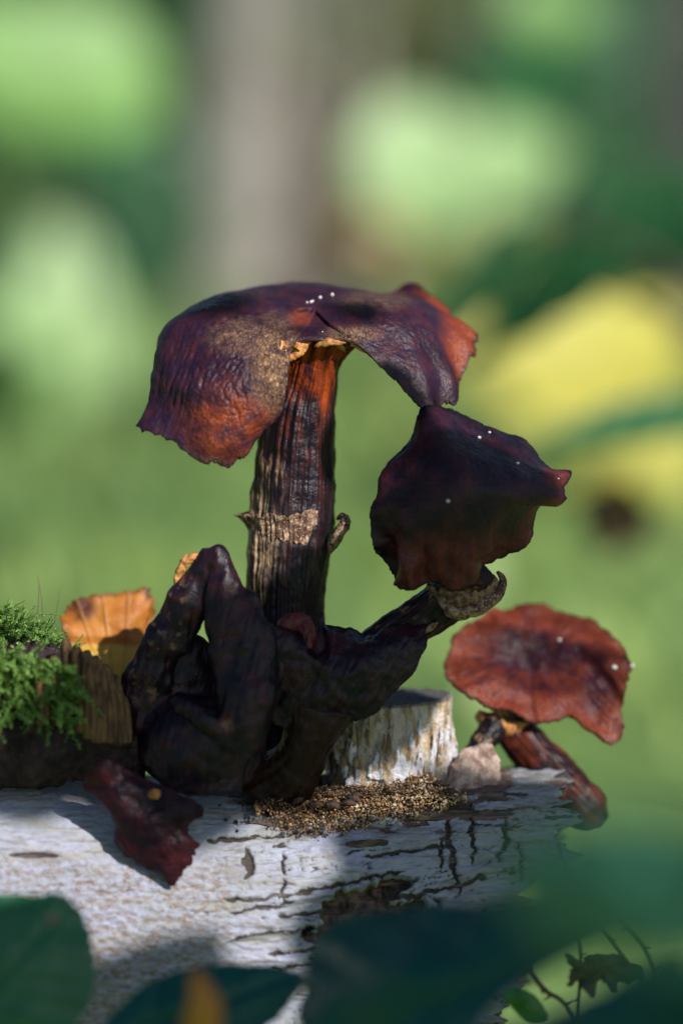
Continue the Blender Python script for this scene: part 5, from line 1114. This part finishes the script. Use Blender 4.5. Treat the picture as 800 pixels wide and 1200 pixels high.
# small fresh leaf and the orange scrap between the dark leaves
FL = thing('young_leaf', PW(640, 1185, -160), 'small glossy bright green leaf below the crumpled brown leaf', 'leaf')
rimF = [(642, 1190), (632, 1198), (615, 1196), (600, 1182), (590, 1168), (598, 1160), (614, 1160), (630, 1170)]
loft('blade', (615, 1178, -170), dome_rays((615, 1178, -170), [(x, y, -160) for x, y in rimF], 1.6), MAT['fresh'], FL, 120, 24, (1.6, 1), 0.02, 30, None, lambda PX, G, RR, TH: {'vein': 0 * RR, 'red': 0 * RR}, (0, -1, .6), 9.1)
OS = thing('autumn_leaf', PW(236, 1205, -380), 'small orange leaf scrap resting on the dark foreground bramble leaf', 'leaf')
rimO = [(262, 1195), (258, 1225), (236, 1240), (214, 1226), (212, 1196), (220, 1172), (222, 1140), (234, 1134), (246, 1150), (262, 1172)]
loft('blade', (238, 1192, -600), dome_rays((238, 1192, -600), [(x, y, -585) for x, y in rimO], 1.6), MAT['autumn'], OS, 120, 24, (1.6, 1), 0.03, 30, None, lambda PX, G, RR, TH: {'vein': 0 * RR, 'rust': sstep(.8, 1, RR) * .6, 'lower': 0 * RR + .2, 'red': 0 * RR}, (0, -1, .3), 9.6)

# ------------------------------------------------------------------ unseen bush added on the sunny side, its leaves aimed to shade chosen spots
HB_base = np.array([1.25, -0.85, GROUND_Z])
HB = thing('added_shade_bush', HB_base, 'unseen hazel bush added beside the camera to shade the log and mushrooms', 'shrub')
shade_mesh = leaf_mesh('leaf_added_shade', 0.85, 18, 0.05); shade_mesh.materials.append(MAT['deep_leaf'])
def shade_leaf(target, t, size, rot, squash=1.0):
    """leaf of `size` metres hung t metres from the target towards the sun"""
    c = np.asarray(target) + SUN * t; n = SUN; y = np.array([math.cos(rot), 0, math.sin(rot)]); y = y - n * (y @ n); y /= np.linalg.norm(y); x = np.cross(y, n)
    M = np.eye(4); M[:3, 0] = x * size * squash; M[:3, 1] = y * size; M[:3, 2] = n * size; M[:3, 3] = c - y * size * .5
    place('leaf', shade_mesh, Matrix(M.tolist()), HB); return c - y * size * .5
SHADE = [((400, 1150, -500), .5, .06, .3), ((440, 737, -5), .30, .060, .8), ((414, 515, 20), .34, .020, 1.5), ((588, 565, -90), .62, .038, .3), ((500, 545, -50), .60, .020, 2.2),
         ((400, 790, -80), .64, .048, .2), ((460, 770, -60), .60, .034, 2.8), ((330, 800, -90), .68, .044, 1.4), ((265, 760, -120), .62, .036, 1.0), ((240, 860, -120), .66, .044, 2.2), ((175, 790, -100), .70, .040, .6), ((350, 870, -40), .6, .034, .5),
         
         ((600, 1010, 0), .7, .050, .1), ((520, 1050, -60), .66, .046, .8), ((560, 960, 10), .72, .034, 1.9), ((455, 1010, -60), .6, .03, 2.5), ((410, 1080, -90), .64, .03, 1.1),
         ((500, 1120, -600), .55, .085, .4), ((420, 1180, -560), .6, .07, 1.7), ((640, 1090, -700), .55, .07, 2.3), ((250, 1180, -340), .6, .075, .9), ((740, 1230, -850), .55, .07, 1.5), ((0, 1190, -260), .62, .05, .7),
         ((60, 880, -90), .64, .03, .7), ((410, 372, 20), .6, .012, 2.6), ((235, 365, 40), .64, .020, .4), ((700, 1140, -150), .6, .05, 2.0)]
ends = [shade_leaf(PW(*a), t, s, r) for a, t, s, r in SHADE]
hub = [HB_base + np.array([-.15, .05, .25]), HB_base + np.array([-.45, .2, .42]), HB_base + np.array([-.6, .3, .55]), HB_base + np.array([-.35, .1, .55])]
wtube('stem', [HB_base - np.array([0, 0, .05]), hub[0], hub[3] + np.array([.1, 0, .1]), HB_base + np.array([.1, -.1, 1.1])], [.014, .012, .009, .004], MAT['twig'], HB)
wtube('limb', [hub[0], hub[1], hub[2]], [.009, .006, .003], MAT['twig'], HB)
for e in ends:
    h = min(hub, key=lambda k: np.linalg.norm(k - e)); wtube('twig', [h, (h + e) / 2 + np.array([.02, -.02, .03]), e], [.0016, .0012, .0007], MAT['twig'], HB, 14, 6)
